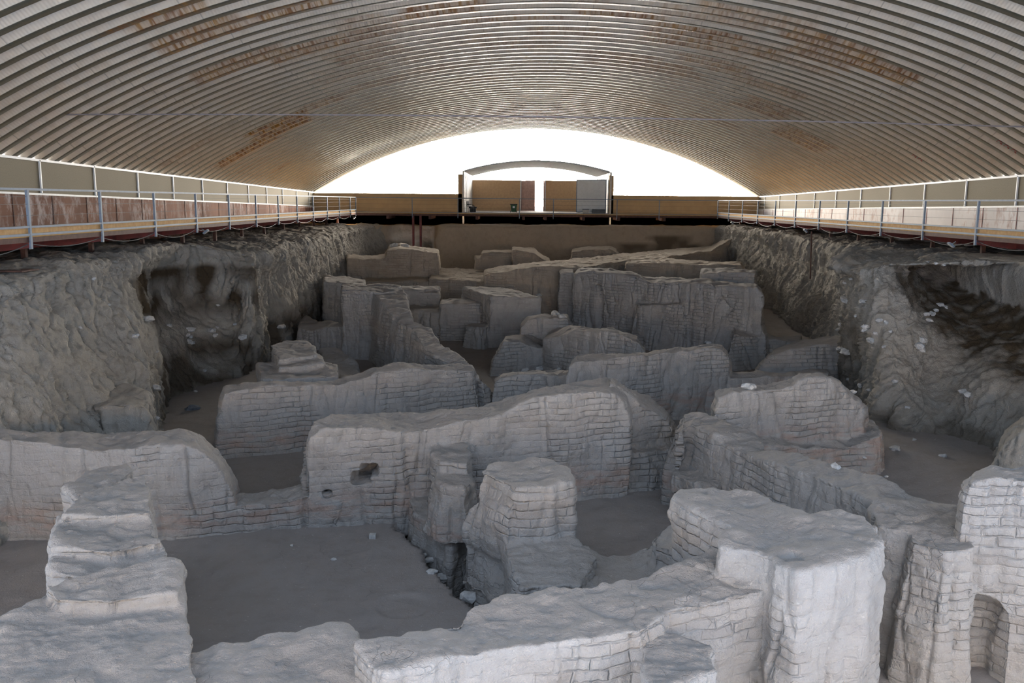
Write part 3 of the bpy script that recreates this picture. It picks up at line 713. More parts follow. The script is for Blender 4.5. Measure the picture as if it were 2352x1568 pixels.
def stain_right(v):
    x, y, z = v[:, 0], v[:, 1], v[:, 2]
    n = perlin(v*1.1+21); n2 = perlin(v*3.+4)
    hm = .22*n+.13*n2+.06*perlin(v*7.)
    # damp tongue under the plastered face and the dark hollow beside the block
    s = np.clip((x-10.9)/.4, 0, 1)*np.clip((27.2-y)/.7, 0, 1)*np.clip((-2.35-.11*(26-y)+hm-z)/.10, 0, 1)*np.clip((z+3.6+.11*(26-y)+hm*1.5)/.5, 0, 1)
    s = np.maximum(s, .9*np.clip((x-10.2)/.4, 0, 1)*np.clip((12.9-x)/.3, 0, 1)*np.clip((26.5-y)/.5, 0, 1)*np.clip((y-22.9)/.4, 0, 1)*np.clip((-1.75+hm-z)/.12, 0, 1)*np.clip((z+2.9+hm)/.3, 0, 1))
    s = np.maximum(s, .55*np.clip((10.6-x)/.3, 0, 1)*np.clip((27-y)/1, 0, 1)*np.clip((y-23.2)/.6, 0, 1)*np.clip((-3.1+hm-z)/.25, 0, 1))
    s = np.maximum(s, .6*np.clip((y-13)/1, 0, 1)*np.clip((24-y)/1, 0, 1)*np.clip((-5.0+hm-z)/.3, 0, 1))
    s = np.maximum(s, .45*np.clip((y-44)/4, 0, 1)*np.clip((-2.5-z)/.8, 0, 1))
    s = np.maximum(s, .6*np.clip((-4.4-z)/.6, 0, 1)*np.clip((28.5-y)/2, 0, 1)*np.clip((y-23)/1.2, 0, 1))
    return s*np.clip(.9+n2*.6, 0, 1)
def ridges_right(v):
    x, y, z = v[:, 0], v[:, 1], v[:, 2]
    q = (2*x+3.1*y)/3.69; l = (-3.1*x+2*y)/3.69
    p = np.stack([q*.62, l*.1, z*.1], 1)
    r = perlin(p+3); r2 = perlin(p*2.7+9)
    m = np.clip((24.5-y)/1.5, 0, 1)*np.clip((13.2-x)/.6, 0, 1)
    return m*(1.0*(.4-np.abs(r)*1.9)+.25*(.3-np.abs(r2)*1.6))*np.clip((-2.3-z)/.6, 0, 1)
bank('earth_bank', 'massive slumped earth bank with a bulging block and dark damp stains, under the right walkway', right, .055, stain_fn=stain_right, flip=True, amp=1.0, extra=ridges_right)

back = [
  S((-10.6,61,-1.75,'w'), (-9.6,58.4,-1.75,'w'), (-9.5,58.2,-2.4,'w'), (-9.4,58.,-3.2,'w'), (-9.3,57.9,-4.4,'w'), (-9.2,57.7,-5.9,'w')),
  S((-8.8,62,-1.75,'w'), (-8.7,61.2,-1.75,'w'), (-8.7,61.1,-2.6,'w'), (-8.7,61,-3.4,'w'), (-8.7,60.9,-4.4,'w'), (-8.7,60.8,-5.9,'w')),
  S((-6.2,62,-1.75,'w'), (-6.1,61.2,-1.75,'w'), (-6.1,61.1,-2.6,'w'), (-6.1,61,-3.4,'w'), (-6.1,60.9,-4.4,'w'), (-6.1,60.8,-5.9,'w')),
  S((-5.2,61,-1.65,'w'), (-5.1,58.2,-1.65,'w'), (-5.5,57.9,-2.6,'w'), (-5.4,57.8,-3.4,'w'), (-5.3,57.6,-4.4,'w'), (-5.2,57.3,-5.9,'w')),
] + [S((x,61,-1.62,'w'), (x,58.2,-1.62,'w'), (x,58.0,-2.4,'w'), (x,57.8,-3.2,'w'), (x,57.6,-4.2,'w'), (x,57.3,-5.9,'w')) for x in (-3.5, 0, 4, 8, 11)] + [
  S((13.9,61,-1.62,'w'), (13.4,58.4,-1.62,'w'), (13.4,58.2,-2.4,'w'), (13.4,58,-3.2,'w'), (13.4,57.9,-4.2,'w'), (13.4,57.6,-5.9,'w'))]
def stain_back(v):
    x, z = v[:, 0], v[:, 2]; n = perlin(v*1.0+33); n2 = perlin(v*np.array((.5, .5, 3.))+2)
    s = .8*np.clip((-2.6-z)/.25, 0, 1)*np.clip((x-5.5)/1.5, 0, 1)*np.clip((z+3.8)/.4+.2, 0, 1)
    s = np.maximum(s, .9*np.clip((-2.7-z)/.3, 0, 1)*np.clip((-5.7-x)/.4, 0, 1))
    s = np.maximum(s, .8*np.clip((x-8.8+n)/.5, 0, 1)*np.clip((-2.1-z)/.2, 0, 1)*np.clip((11.6-x)/.6, 0, 1))
    return s*np.clip(.85+n*1.3, 0, 1)
bank('earth_bank', 'smooth brown plastered bank with a dark damp band, under the far walkway', back, .1, amp=.45, mat=M_BACK, stain_fn=stain_back, flip=False, furrow=.6)

# lumps of earth standing clear of the left bank
shape_wall('earth_block', 'squared tan block of earth at the foot of the left bank', [ribbon(cst([(-9.4,17.6),(-7.6,17.9)], [(208,938,225,868),(240,928,262,862),(300,925,318,890),(335,935,345,905),(355,1000,360,960)]), bat=.12)],
  .045, 0, brick=0., mat=M_BANK, cat='earth block', smooth=4, amp=1.2)
shape_wall('earth_block', 'rounded grey-brown earth hump cut by the left picture edge', [ribbon(cst([(-10.6,15.6),(-8.4,16.2)], [(-120,850,-120,800),(-30,860,-30,815),(20,890,25,850),(45,935,55,900),(60,985,62,950)]), bat=.3)],
  .045, 0, brick=0., mat=M_BANK, cat='earth block', smooth=12, amp=1.7)
shape_wall('earth_block', 'narrow rounded earth hump between the squared tan block and the left picture edge', [ribbon(cst([(-9.6,16.6),(-8.4,16.9)], [(62,930,62,905),(90,925,88,890),(120,950,118,920),(138,1000,136,970)]), bat=.35)],
  .045, 0, brick=0., mat=M_BANK, cat='earth block', smooth=12, amp=1.7)
shape_wall('earth_block', 'rounded earth lobe cut by the right picture edge, beyond the rough niche wall', [ribbon(cst([(9.6,15.4),(11.6,14.2)], [(2285,1060,2290,1030),(2310,1010,2318,975),(2350,985,2360,945),(2460,970,2470,930)]), bat=.3)],
  .045, 0, brick=0., mat=M_BANK, cat='earth block', smooth=12, amp=1.7)
# ------------------------------------------------------------------ the shelter: walls, vault, gables
XL, XR, YN, YF = -14.8, 17.2, 7.0, 63.3
def zsL(y): return .50+.0172*(63.3-y)
def zsR(y): return .44+.0172*(63.3-y)
def zmL(y): return -.50+.0160*(63.3-y)      # joint between lower sheets and upper panels
def zmR(y): return -.46+.0125*(63.3-y)
ZD = -.86

def vault_profile(y0, y1, period, depth):
    ys, ds = [], []; y = y0
    while y < y1:
        for t, d in ((0, 0), (.36, 0), (.375, .06), (.41, .9), (.44, 1), (.56, .96), (.72, .72), (.86, .38), (.985, .02)):
            ys.append(y+t*period); ds.append(d*depth)
        y += period
    ys.append(y); ds.append(0); return np.array(ys), np.array(ds)
RISE = 4.62
def vault_pts(y, d, nseg, xl=XL, xr=XR, rise=RISE, zl=None, zr=None, ext=0.):
    a = (xr-xl)/2; Rr = (a*a+rise*rise)/(2*rise); al = math.asin(a/Rr)
    t = np.linspace(-al-ext/Rr, al+ext/Rr, nseg+1)
    Y, T = np.meshgrid(y, t, indexing='ij'); D, _ = np.meshgrid(d, t, indexing='ij')
    rr = Rr+D
    x = (xl+xr)/2+rr*np.sin(T); s = (np.sin(T)/math.sin(al)+1)/2
    zb = zl(Y)*(1-s)+zr(Y)*s if zl else zsL(Y)*(1-s)+zsR(Y)*s
    z = zb+rr*np.cos(T)-Rr*math.cos(al)
    return x, Y, z, T*Rr
def vault_hit(px, py):
    r = ray(px, py); best = None
    for y in np.arange(8, 63, .05):
        p = r*(y/r[1]); a = (XR-XL)/2; Rr = (a*a+RISE*RISE)/(2*RISE); al = math.asin(a/Rr)
        sn = (p[0]-(XL+XR)/2)/Rr
        if abs(sn) > math.sin(al): return y, math.asin(max(-1, min(1, sn)))*Rr
        T = math.asin(sn); s = (math.sin(T)/math.sin(al)+1)/2
        z = zsL(y)*(1-s)+zsR(y)*s+Rr*math.cos(T)-Rr*math.cos(al)
        if p[2] > z: return y, T*Rr
    return 60., 0.
vy, vd = vault_profile(YN, YF-.02, .78, .25)
NS = 200
X, Y, Z, U = vault_pts(vy, vd, NS, ext=.36)
idx = np.arange(X.size).reshape(X.shape)
q = np.stack([idx[:-1, :-1].ravel(), idx[:-1, 1:].ravel(), idx[1:, 1:].ravel(), idx[1:, :-1].ravel()], 1)

m, nt, b = new_mat('galvanised_vault'); B = NB(nt)
geo = B.n('ShaderNodeNewGeometry'); pos = geo.outputs['Position']
au = B.n('ShaderNodeAttribute', attribute_name='arc').outputs['Fac']
ar = B.n('ShaderNodeAttribute', attribute_name='rust').outputs['Fac']
n1 = B.noise(pos, .35, 3); n2 = B.noise(pos, 2.2, 4)
col = B.mix(B.ramp(n1, .35, .7), (.86, .79, .68), (.74, .66, .55))
col = B.mix(B.math('MULTIPLY', B.ramp(n2, .5, .75), .35), col, (.42, .33, .22))
# the inner flanges are coloured darker and greener than the webs
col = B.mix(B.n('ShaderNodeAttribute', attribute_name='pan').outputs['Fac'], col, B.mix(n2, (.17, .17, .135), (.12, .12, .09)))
# short crimp marks and rust ticks across the pans
cv = B.n('ShaderNodeCombineXYZ'); B.lk(B.math('MULTIPLY', au, 9.), cv.inputs[0]); sy = B.n('ShaderNodeSeparateXYZ'); B.lk(pos, sy.inputs[0]); B.lk(B.math('MULTIPLY', sy.outputs['Y'], 1.5), cv.inputs[1])
tick = B.ramp(B.noise(cv.outputs[0], 1., 2), .45, .6)
rustc = B.mix(B.ramp(n2, .4, .6), (.42, .22, .05), (.26, .10, .03))
rf = B.math('MULTIPLY', ar, B.math('ADD', B.math('MULTIPLY', tick, .6), .4), clamp=True)
col = B.mix(rf, col, rustc)
# seams where one sheet laps the next
fr = B.math('FRACT', B.math('ADD', B.math('DIVIDE', au, 3.4), .22))
seam = B.math('SUBTRACT', 1., B.ramp(B.math('ABSOLUTE', B.math('SUBTRACT', fr, .5)), .0, .007))
col = B.mix(B.math('MULTIPLY', seam, .4), col, (.05, .04, .03))
B.lk(col, b.inputs['Base Color']); b.inputs['Metallic'].default_value = .3; b.inputs['Roughness'].default_value = .4
w = B.math('SINE', B.math('MULTIPLY', au, 2*math.pi/.085))
bp = B.n('ShaderNodeBump'); bp.inputs['Distance'].default_value = .004; bp.inputs['Strength'].default_value = .5
B.lk(w, bp.inputs['Height']); B.lk(bp.outputs[0], b.inputs['Normal'])
M_VAULT = m
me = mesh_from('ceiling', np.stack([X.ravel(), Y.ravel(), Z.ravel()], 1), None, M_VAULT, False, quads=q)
# rust blotches sit on particular sheets
yv, uv = Y.ravel(), U.ravel(); rust = np.zeros(len(yv))
rr_ = np.random.RandomState(5)
blots = []
for (px, py, du, dy, s) in [(650,290,1.5,1.3,1.),(565,345,1.8,.5,.95),(740,235,1.3,.7,.6),(370,40,1.2,.35,.9),(640,20,1.4,.35,.9),(450,75,1.3,.5,.9),(560,145,1.6,.6,.8),(1010,22,1.6,.4,.9),
        (1420,25,1.6,.35,.9),(1600,75,1.6,.5,.9),(1560,95,1.5,.6,.7),(1720,30,1.5,.5,.6),(1900,100,1.4,.7,.8),(2030,155,1.3,.8,.95),(1860,130,1.3,.6,.7),(1940,110,1.2,.5,.7),(1640,150,1.6,.7,.6),
        (1500,150,1.7,.8,.6),(1840,320,1.4,1.4,.65),(1760,250,1.4,1.2,.6),(1700,110,1.4,.5,.7),(830,85,1.3,.5,.7),(700,110,1.3,.5,.8),(1180,45,1.6,.35,.7),(1200,100,1.6,.4,.5),(430,350,1.3,.35,.35),(1780,200,1.5,1.,.5),
        (860,130,1.4,.8,.5),(1300,75,1.6,.6,.5),(1430,130,1.6,.7,.5),(640,385,.6,.35,.5)]:
    y0, u0 = vault_hit(px, py); blots.append((y0, u0, du, dy, s))
for _ in range(70): blots.append((rr_.uniform(26, 60), rr_.uniform(-9, 9), rr_.uniform(.8, 1.8), rr_.choice([.34, .67, 1.]), rr_.uniform(.15, .5)))
pv = np.stack([uv*.9, yv*1.2, np.zeros_like(uv)], 1); ne = perlin(pv)*.45; ne2 = perlin(pv*3.)*.25
for y0, u0, du, dy, s in blots:
    dyr = max(.38, round(dy/.78)*.78)
    f = np.clip((1.-np.abs(uv-u0)/du+ne)*4, 0, 1)*(np.abs(yv-(YN+math.floor((y0-YN)/.78)*.78+.39)) < dyr+.02)
    rust = np.maximum(rust, f*s*np.clip(1+ne2*2, .2, 1))
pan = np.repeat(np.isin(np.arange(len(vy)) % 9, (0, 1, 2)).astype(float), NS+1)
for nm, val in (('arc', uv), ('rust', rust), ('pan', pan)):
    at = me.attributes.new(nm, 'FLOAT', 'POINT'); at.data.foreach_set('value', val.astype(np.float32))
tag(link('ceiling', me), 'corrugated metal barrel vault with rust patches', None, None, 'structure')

# side walls: mottled lower sheets, olive upper panels in a white frame
def sheet_mat(name, c1, c2, c3, seed):
    m, nt, b = new_mat(name); B = NB(nt)
    geo = B.n('ShaderNodeNewGeometry'); pos = geo.outputs['Position']
    n = B.noise(B.scalevec(pos, (1, .35, .3)), 1.1, 4, .6); n2 = B.noise(B.scalevec(pos, (1, 1.6, .8)), 1.6, 6, .72)
    big = B.noise(B.scalevec(pos, (1, .3, .1)), .55, 2)
    col = B.mix(B.ramp(n, .42, .6), c1, c2); col = B.mix(B.math('MULTIPLY', B.math('MULTIPLY', B.ramp(n2, .49, .62), B.ramp(big, .47, .6)), .85), col, c3)
    B.lk(col, b.inputs['Base Color']); b.inputs['Roughness'].default_value = .8; b.inputs['Specular IOR Level'].default_value = .12
    return m
M_SHL = sheet_mat('brown_sheet_painted_sheen', (.24, .125, .085), (.16, .08, .055), (.48, .42, .41), 1)  # brown mottling is the sheet's own; whitish patches paint in sky reflections
M_SHR = sheet_mat('white_stained_sheet', (.84, .83, .83), (.72, .70, .69), (.50, .38, .34), 2)
m, nt, b = new_mat('olive_board'); B = NB(nt)
geo = B.n('ShaderNodeNewGeometry')
n = B.noise(geo.outputs['Position'], 1.3, 4); nf = B.noise(geo.outputs['Position'], 30, 3)
B.lk(B.mix(B.ramp(nf, .3, .7), B.mix(n, (.25, .22, .155), (.215, .19, .13)), (.19, .165, .115)), b.inputs['Base Color']); b.inputs['Roughness'].default_value = .85
M_OLIVE = m
M_TAN = plain_mat('tan_board', (.52, .37, .21), .85, 0, .06, .003, 2.)

def side_wall(side, X, zs, zm, ysp, sheet, lab):
    sgn = 1 if side == 'right' else -1
    a = MB(); v = []; N = 30
    ysq = np.linspace(YN, YF, N)
    def strip(x0, x1, za, zb):
        mb = MB(); vv = []
        for y in ysq: vv += [(x0, y, za(y)), (x1, y, za(y)), (x1, y, zb(y)), (x0, y, zb(y))]
        ff = []
        for i in range(N-1):
            k = i*4; c = k+4
            ff += [(k, k+1, c+1, c), (k+1, k+2, c+2, c+1), (k+2, k+3, c+3, c+2), (k+3, k, c, c+3)]
        ff += [(0, 3, 2, 1), (N*4-4, N*4-3, N*4-2, N*4-1)]
        return mb.add(vv, ff)
    root = strip(X, X+sgn*.05, zm, zs).build('wall_'+side, M_OLIVE); tag(root, lab, None, None, 'structure')
    O = lambda mb, n, mt: mb.build(n, mt, root)
    O(strip(X-sgn*.02, X+sgn*.10, lambda y: -2.2, zm), 'lower_sheet', sheet)
    O(strip(X-sgn*.05, X+sgn*.06, lambda y: zm(y)-.03, lambda y: zm(y)+.03), 'middle_rail', M_WHITE)
    O(strip(X-sgn*.05, X+sgn*.10, lambda y: zs(y)-.05, lambda y: zs(y)+.02), 'top_beam', M_WHITE)
    for y in ysp:
        O(MB().box((min(X, X-sgn*.05), y-.03, zm(y)), (max(X, X-sgn*.05), y+.03, zs(y))), 'panel_post', M_WHITE)
    y = 8.
    k = 0
    while y < YF:
        O(MB().box((min(X-sgn*.02, X-sgn*.035), y-.02, -.9), (max(X-sgn*.02, X-sgn*.035), y+.02, zm(y)-.03)), 'sheet_seam', M_BROWNM if side == 'left' else M_RED)
        y += (2.2 if side == 'left' else 2.25); k += 1
    return root
yL = [27.2+3.47*k for k in range(-6, 11)]; yR = [PX(2333, 480, XR)[1]+3.47*k for k in range(-5, 11)]
side_wall('left', XL, zsL, zmL, yL, M_SHL, 'left side wall of mottled brown sheets below olive panels')
side_wall('right', XR, zsR, zmR, [y for y in yR if y < YF], M_SHR, 'right side wall of whitewashed sheets below olive panels')

# far wall with the doorway into the vestibule
ax0, ax1 = PY(1053,470,YF)[0], PY(1408,470,YF)[0]
zt = -.0+PY(900,444,YF)[2]; zt2 = PY(1410,403,YF)[2]; zb2 = PY(1057,400,YF)[2]
w = MB()
w.box((XL, YF, -2.2), (XR, YF+.15, ZD-.12)); w.box((XL, YF, -2.2), (ax0+.25, YF+.15, zt)); w.box((ax1-.25, YF, -2.2), (XR, YF+.15, zt))
w.box((ax0-.02, YF, -2.2), (ax0+.30, YF+.15, zb2)); w.box((ax1-.30, YF, -2.2), (ax1+.02, YF+.15, zt2))
wf = w.build('wall_far', M_TAN); tag(wf, 'low tan end wall under the open bright gable', None, None, 'structure')
# vestibule
YV = 74.5
vx0, vx1 = PY(1066,470,YF)[0], PY(1400,470,YF)[0]
zv = PY(1062,394,YF)[2]
zp = PY(1238,371,YF)[2]
vyy, vdd = vault_profile(YF, YV, .67, .12)
xa, ya, za, ua = vault_pts(vyy, vdd, 60, vx0, vx1, zp-zv, lambda y: zv+0*y, lambda y: zv+0*y)
idx = np.arange(xa.size).reshape(xa.shape)
q = np.stack([idx[:-1, :-1].ravel(), idx[:-1, 1:].ravel(), idx[1:, 1:].ravel(), idx[1:, :-1].ravel()], 1)
me = mesh_from('trim_1', np.stack([xa.ravel(), ya.ravel(), za.ravel()], 1), None, plain_mat('vestibule_sheet', (.6, .6, .6), .5, .2), False, quads=q)
tag(link('ceiling_vestibule', me), 'small corrugated vault over the entrance vestibule', None, None, 'structure')
M_WSHEET = plain_mat('pale_cladding', (.62, .60, .57), .6, 0, .08)
v1 = MB().box((vx0-.12, YF-.03, -2.2), (vx0, YV, zv+.05)).build('wall_vestibule_left', M_WSHEET); tag(v1, 'pale side wall of the vestibule', kind='structure')
v2 = MB().box((vx1, YF-.03, -2.2), (vx1+.12, YV, zv+.05)).build('wall_vestibule_right', M_WSHEET); tag(v2, 'pale side wall of the vestibule', kind='structure')
for o, x in ((v1, vx0), (v2, vx1)):
    for k in range(6):
        s = 1 if o is v1 else -1
        y = YF+1.0+k*1.8
        MB().box((min(x, x+s*.02), y-.03, -.9), (max(x, x+s*.02), y+.03, zv)).build('panel_post', M_WHITE, o)
dx0, dx1 = PY(1196,470,YV)[0], PY(1252,470,YV)[0]
ztb = PY(1150,413.5,YV)[2]
wb = MB(); wb.box((vx0, YV, -2.2), (dx0, YV+.12, ztb)); wb.box((dx1, YV, -2.2), (vx1, YV+.12, ztb))
tag(wb.build('wall_vestibule_end', plain_mat('brown_board', (.55, .37, .21), .85, 0, .08)), 'brown end wall of the vestibule with a doorway', kind='structure')
# vestibule floor and threshold
tag(MB().box((vx0, YF, -2.2), (vx1, YV+6, ZD+.02)).build('floor_vestibule', plain_mat('concrete', (.36, .34, .31), .8)), 'concrete vestibule floor', kind='structure')
# outer doors
dr = empty('door_1', (dx0, YV, ZD+.02), None, None); tag(dr, 'open outer door leaf seen edge-on in strong daylight', None, None, 'structure')
MB().bar((dx0+.03, YV+.1, (ZD+ztb)/2), (PY(1228,470,YV-.4)[0], YV-.9, (ZD+ztb)/2), .05, ztb-ZD-.05).build('leaf', plain_mat('pinkish_door', (.55, .36, .30), .6), dr)
MB().box((dx0-.04, YV-.03, ZD+.02), (dx0+.04, YV+.16, ztb)).build('door_frame', M_WHITE, dr)
dr = empty('door_2', (dx1, YV, ZD+.02), None, None); tag(dr, 'second open outer door leaf on the right of the doorway', None, None, 'structure')
MB().bar((dx1-.03, YV+.1, (ZD+ztb)/2), (dx1-.16, YV-.9, (ZD+ztb)/2), .05, ztb-ZD-.05).build('leaf', plain_mat('pinkish_door2', (.55, .36, .30), .6), dr)
MB().box((dx1-.04, YV-.03, ZD+.02), (dx1+.04, YV+.16, ztb)).build('door_frame', M_WHITE, dr)
# white inner door swung open
wx0, wx1 = PY(1323,470,YF+1.6)[0], PY(1392,470,YF+1.6)[0]; wz1 = PY(1360,412,YF+1.6)[2]
dr = empty('door_3', (wx1, YF+1.6, ZD+.02), None, None); tag(dr, 'white framed sheet door standing open in the vestibule', None, None, 'structure')
MB().box((wx0+.06, YF+1.585, ZD+.1), (wx1-.06, YF+1.60, wz1-.06)).build('leaf', M_WHITE, dr)
fr_ = MB(); fr_.box((wx0, YF+1.57, ZD+.05), (wx0+.06, YF+1.62, wz1)); fr_.box((wx1-.06, YF+1.57, ZD+.05), (wx1, YF+1.62, wz1)); fr_.box((wx0, YF+1.57, wz1-.06), (wx1, YF+1.62, wz1)); fr_.box((wx0, YF+1.57, ZD+.05), (wx1, YF+1.62, ZD+.11))
fr_.build('door_frame', M_STEEL, dr)
# near end wall behind the viewer; vault cut short of it to add sky light
tag(MB().box((XL, -6.2, -2.2), (XR, -6, -.6)).build('wall_near', M_TAN), 'low end wall behind the viewer', kind='structure')
# outside ground
tag(MB().box((-90, YF+.16, -2.6), (90, 170, -1.05)).build('ground_outside', plain_mat('pale_ground', (.50, .45, .37), .9)), 'sunlit ground beyond the shelter', kind='structure')
tag(MB().box((-90, -80, -2.6), (90, -6.21, -1.05)).build('ground_near', plain_mat('pale_ground2', (.36, .36, .36), .9)), 'ground before the shelter', kind='structure')
portal('portal_far', ((XL+XR)/2, YF+.3, 2.8), (R_(-90), 0, 0), 33, 6.6)
portal('portal_near', ((XL+XR)/2, 1.0, 3.4), (R_(52), 0, 0), 36, 16)
# earth under the decks so nothing stands on air
for nm, x0, x1 in (('ground_left', XL-.1, -12.5), ('ground_right', 14.2, XR+.1)):
    tag(MB().box((x0, YN, -2.4), (x1, YF, -1.78)).build(nm, M_BANK), 'dark earth under the walkway', kind='structure')
tag(MB().box((XL, 61.5, -2.4), (XR, YF, -1.78)).build('ground_far', M_BANK), 'earth under the far walkway', kind='structure')
# ------------------------------------------------------------------ walkways
M_DECK = plain_mat('plywood_deck', (.60, .36, .13), .85, 0, .12, .003, 3., col2=(.50, .29, .10)); M_DECK.node_tree.nodes['Principled BSDF'].inputs['Specular IOR Level'].default_value = .1
M_OSB = plain_mat('chipboard', (.58, .37, .17), .85, 0, .14, .003, 9., col2=(.46, .27, .11))
XWL, XWR, YW = -11.15, 13.5, 60.0
PL = [19.9+3.46*k for k in range(-2, 12)]; PR = [22.6+3.42*k for k in range(-3, 11)]
def walkway(label, side):
    if side == 'far':
        w = empty('walkway', (1.2, YW+1.5, ZD), label, 'walkway')
        MB().box((XL+.04, YW, ZD-.05), (XR-.04, YF-.02, ZD)).build('deck', M_DECK, w)
        MB().box((XWL, YW-.02, ZD-.20), (XWR, YW+.06, ZD-.052)).build('edge_beam', M_BROWNM, w)
        for x in (-9., -6.1, -2.9, 0.3, 1.8, 4.4, 6.8, 9.9): MB().box((x-.08, YW-.0, ZD-.42), (x+.08, YF-.02, ZD-.2)).build('cross_beam', M_BLACK if 0 else M_BROWNM, w)
        for x, b in ((-7.25, -5.2), (-6.75, -5.2)): MB().box((x-.07, YW+.05, b), (x+.07, YW+.17, ZD-.05)).build('post', M_RED, w)
        return w
    sg = -1 if side == 'left' else 1; X = XWL if side == 'left' else XWR; XO = XL if side == 'left' else XR
    w = empty('walkway', (X+sg*1.5, 35, ZD), label, 'walkway')
    xa, xb = sorted((X, XO-sg*.04))
    MB().box((xa, 8, ZD-.05), (xb, YW-.01, ZD)).build('deck', M_DECK, w)
    xe = sorted((X+sg*.01, X+sg*.07))
    MB().box((xe[0], 8, ZD-.17), (xe[1], YW, ZD-.052)).build('edge_beam', M_BROWNM, w)
    xe = sorted((X+sg*1.2, X+sg*1.3))
    MB().box((xe[0], 8, ZD-.42), (xe[1], YW-.02, ZD-.17)).build('long_beam', M_RED, w)
    for y in (PL if side == 'left' else PR):
        if y > YW-1.5: continue
        mb = MB(); x0, x1 = X+sg*.02, X+sg*1.2
        v = []
        for yy in (y-.04, y+.04):
            v += [(x0, yy, ZD-.30), (x1, yy, ZD-.44), (x1, yy, ZD-.12), (x0, yy, ZD-.12)]
        mb.add(v, [(0, 1, 2, 3), (7, 6, 5, 4), (0, 4, 5, 1), (1, 5, 6, 2), (2, 6, 7, 3), (3, 7, 4, 0)])
        mb.build('bracket', M_RED, w)
        MB().box((X+sg*1.25-.06, y+1.9-.06, -1.9), (X+sg*1.25+.06, y+1.9+.06, ZD-.3)).build('support_post', M_BROWNM, w)
    return w
walkway('raised plank walkway along the brown sheet wall on the left side', 'left')
walkway('raised plank walkway along the whitewashed wall on the right side', 'right')
walkway('raised walkway crossing the far end in front of the doorway', 'far')
def railing(label, side):
    if side == 'far':
        r = empty('railing', (1.2, YW, ZD), label, 'railing')
        za = PY(820,453,YW)[2]; zb = PY(1643,460.5,YW)[2]
        MB().bar((XWL, YW-.05, za), (XWR, YW-.05, zb), .05).build('top_rail', M_STEEL, r)
        MB().bar((XWL, YW-.05, ZD+.02), (XWR, YW-.05, ZD+.02), .04).build('bottom_rail', M_STEEL, r)
        for px in (947, 1052, 1193, 1271, 1417, 1514):
            x = PY(px, 480, YW)[0]; MB().bar((x, YW-.05, ZD-.33), (x, YW-.05, za+(zb-za)*(x-XWL)/(XWR-XWL)), .05).build('post', M_STEEL, r)
        for h in (.30, .58, .85): MB().bar((XWL, YW-.05, ZD+h), (XWR, YW-.05, ZD+h), .008).build('wire', M_CABLE, r)
        return r
    X = XWL if side == 'left' else XWR; sg = -1 if side == 'left' else 1
    r = empty('railing', (X, 35, ZD), label, 'railing')
    zt = (.17, .15) if side == 'left' else (.12, .13)
    y0, y1 = 8, YW
    T = lambda y: zt[0]+(zt[1]-zt[0])*(y-y0)/(y1-y0)
    MB().bar((X, y0, T(y0)), (X, y1, T(y1)), .05).build('top_rail', M_STEEL, r)
    MB().bar((X, y0, -.68), (X, y1, -.68), .05).build('middle_rail', M_STEEL, r)
    MB().box((X-.012+sg*.03, y0, -.84), (X+.012+sg*.03, YW, -.69)).build('toe_board', M_OSB, r)
    MB().bar((X, y0, -.855), (X, y1, -.855), .05, .055).build('bottom_rail', M_STEEL, r)
    for y in (PL if side == 'left' else PR):
        if y < YW: MB().box((X-.03-sg*.0, y-.035, -1.18), (X+.03, y+.035, T(y))).build('post', M_STEEL, r)
    MB().box((X-.03, YW-.035, -1.1), (X+.03, YW+.035, T(YW))).build('post', M_STEEL, r)
    for h in (-.42, -.17, .0): MB().bar((X, y0, h), (X, y1, h), .008).build('wire', M_CABLE, r)
    return r
railing('blue-grey steel railing along the left walkway', 'left')
railing('blue-grey steel railing along the right walkway', 'right')
railing('thin grey railing across the far walkway in front of the doorway', 'far')

# swagged power cables under the rails
for X, P, lab in ((XWL-.04, PL, 'dark cable looping from post to post beneath the left walkway'), (XWR+.04, PR, 'dark cable looping from post to post beneath the right walkway')):
    pts = []
    for i in range(len(P)-1):
        for t in np.arange(8)/8.: pts.append((X, P[i]+(P[i+1]-P[i])*t, -1.06-.17*4*t*(1-t)*(1+.25*math.sin(i*2.1))))
    tag(MB().tube(pts, .011, 6).build('cable', M_CABLE), lab, 'cable')

# floodlights clamped to railing posts
def flood(x, y, z, yaw, lab):
    f = empty('floodlight', (x, y, z), lab, 'floodlight', 'floodlights clamped under the railings')
    Rm = Matrix.Rotation(yaw, 3, 'Z') @ Matrix.Rotation(R_(-38), 3, 'Y')
    def tr(mb):
        mb.v = [tuple(Rm @ Vector(p)+Vector((x, y, z))) for p in mb.v]; return mb
    tr(MB().box((-.10, -.09, -.03), (.10, .09, .03))).build('housing', M_STEEL, f)
    tr(MB().box((-.085, -.075, -.034), (.085, .075, -.028))).build('lens', M_WHITE, f)
    s = -1 if x > 0 else 1
    MB().bar((x, y, z), (x-s*.14, y, z+.10), .02).build('arm', M_STEEL, f)
    return f
flood(*PX(473,532,XWL+.14), 0., 'small floodlight on the left rail, nearest of the left side')
flood(*PX(814,500,XWL+.14), 0., 'small floodlight at the far corner of the left rail')
flood(*PX(2184,562,XWR-.14), math.pi, 'small floodlight with a bright lens on the right rail, nearest of the right side')
flood(*PX(1850,530,XWR-.14), math.pi, 'small floodlight on the right rail above the hanging pipe')
flood(*PX(1682,512,XWR-.14), math.pi, 'small floodlight on the right rail near the far corner')

# hanging pipe
a = PX(1864,532,13.35); b_ = PX(1861,640,13.2)
tag(MB().tube([a, (a+b_)/2, b_], .035, 8).build('pipe', M_BROWNM), 'rusty thin pipe hanging down the right bank', 'pipe')
# steel foot plate under the nearest post
p = PX(20,622,-11.4)
tag(MB().box((p[0]-.5, p[1]-.35, p[2]-.0), (p[0]+.5, p[1]+.35, p[2]+.03)).build('metal_plate', M_BROWNM), 'rusty metal plate lying under the walkway post at far left', 'plate')
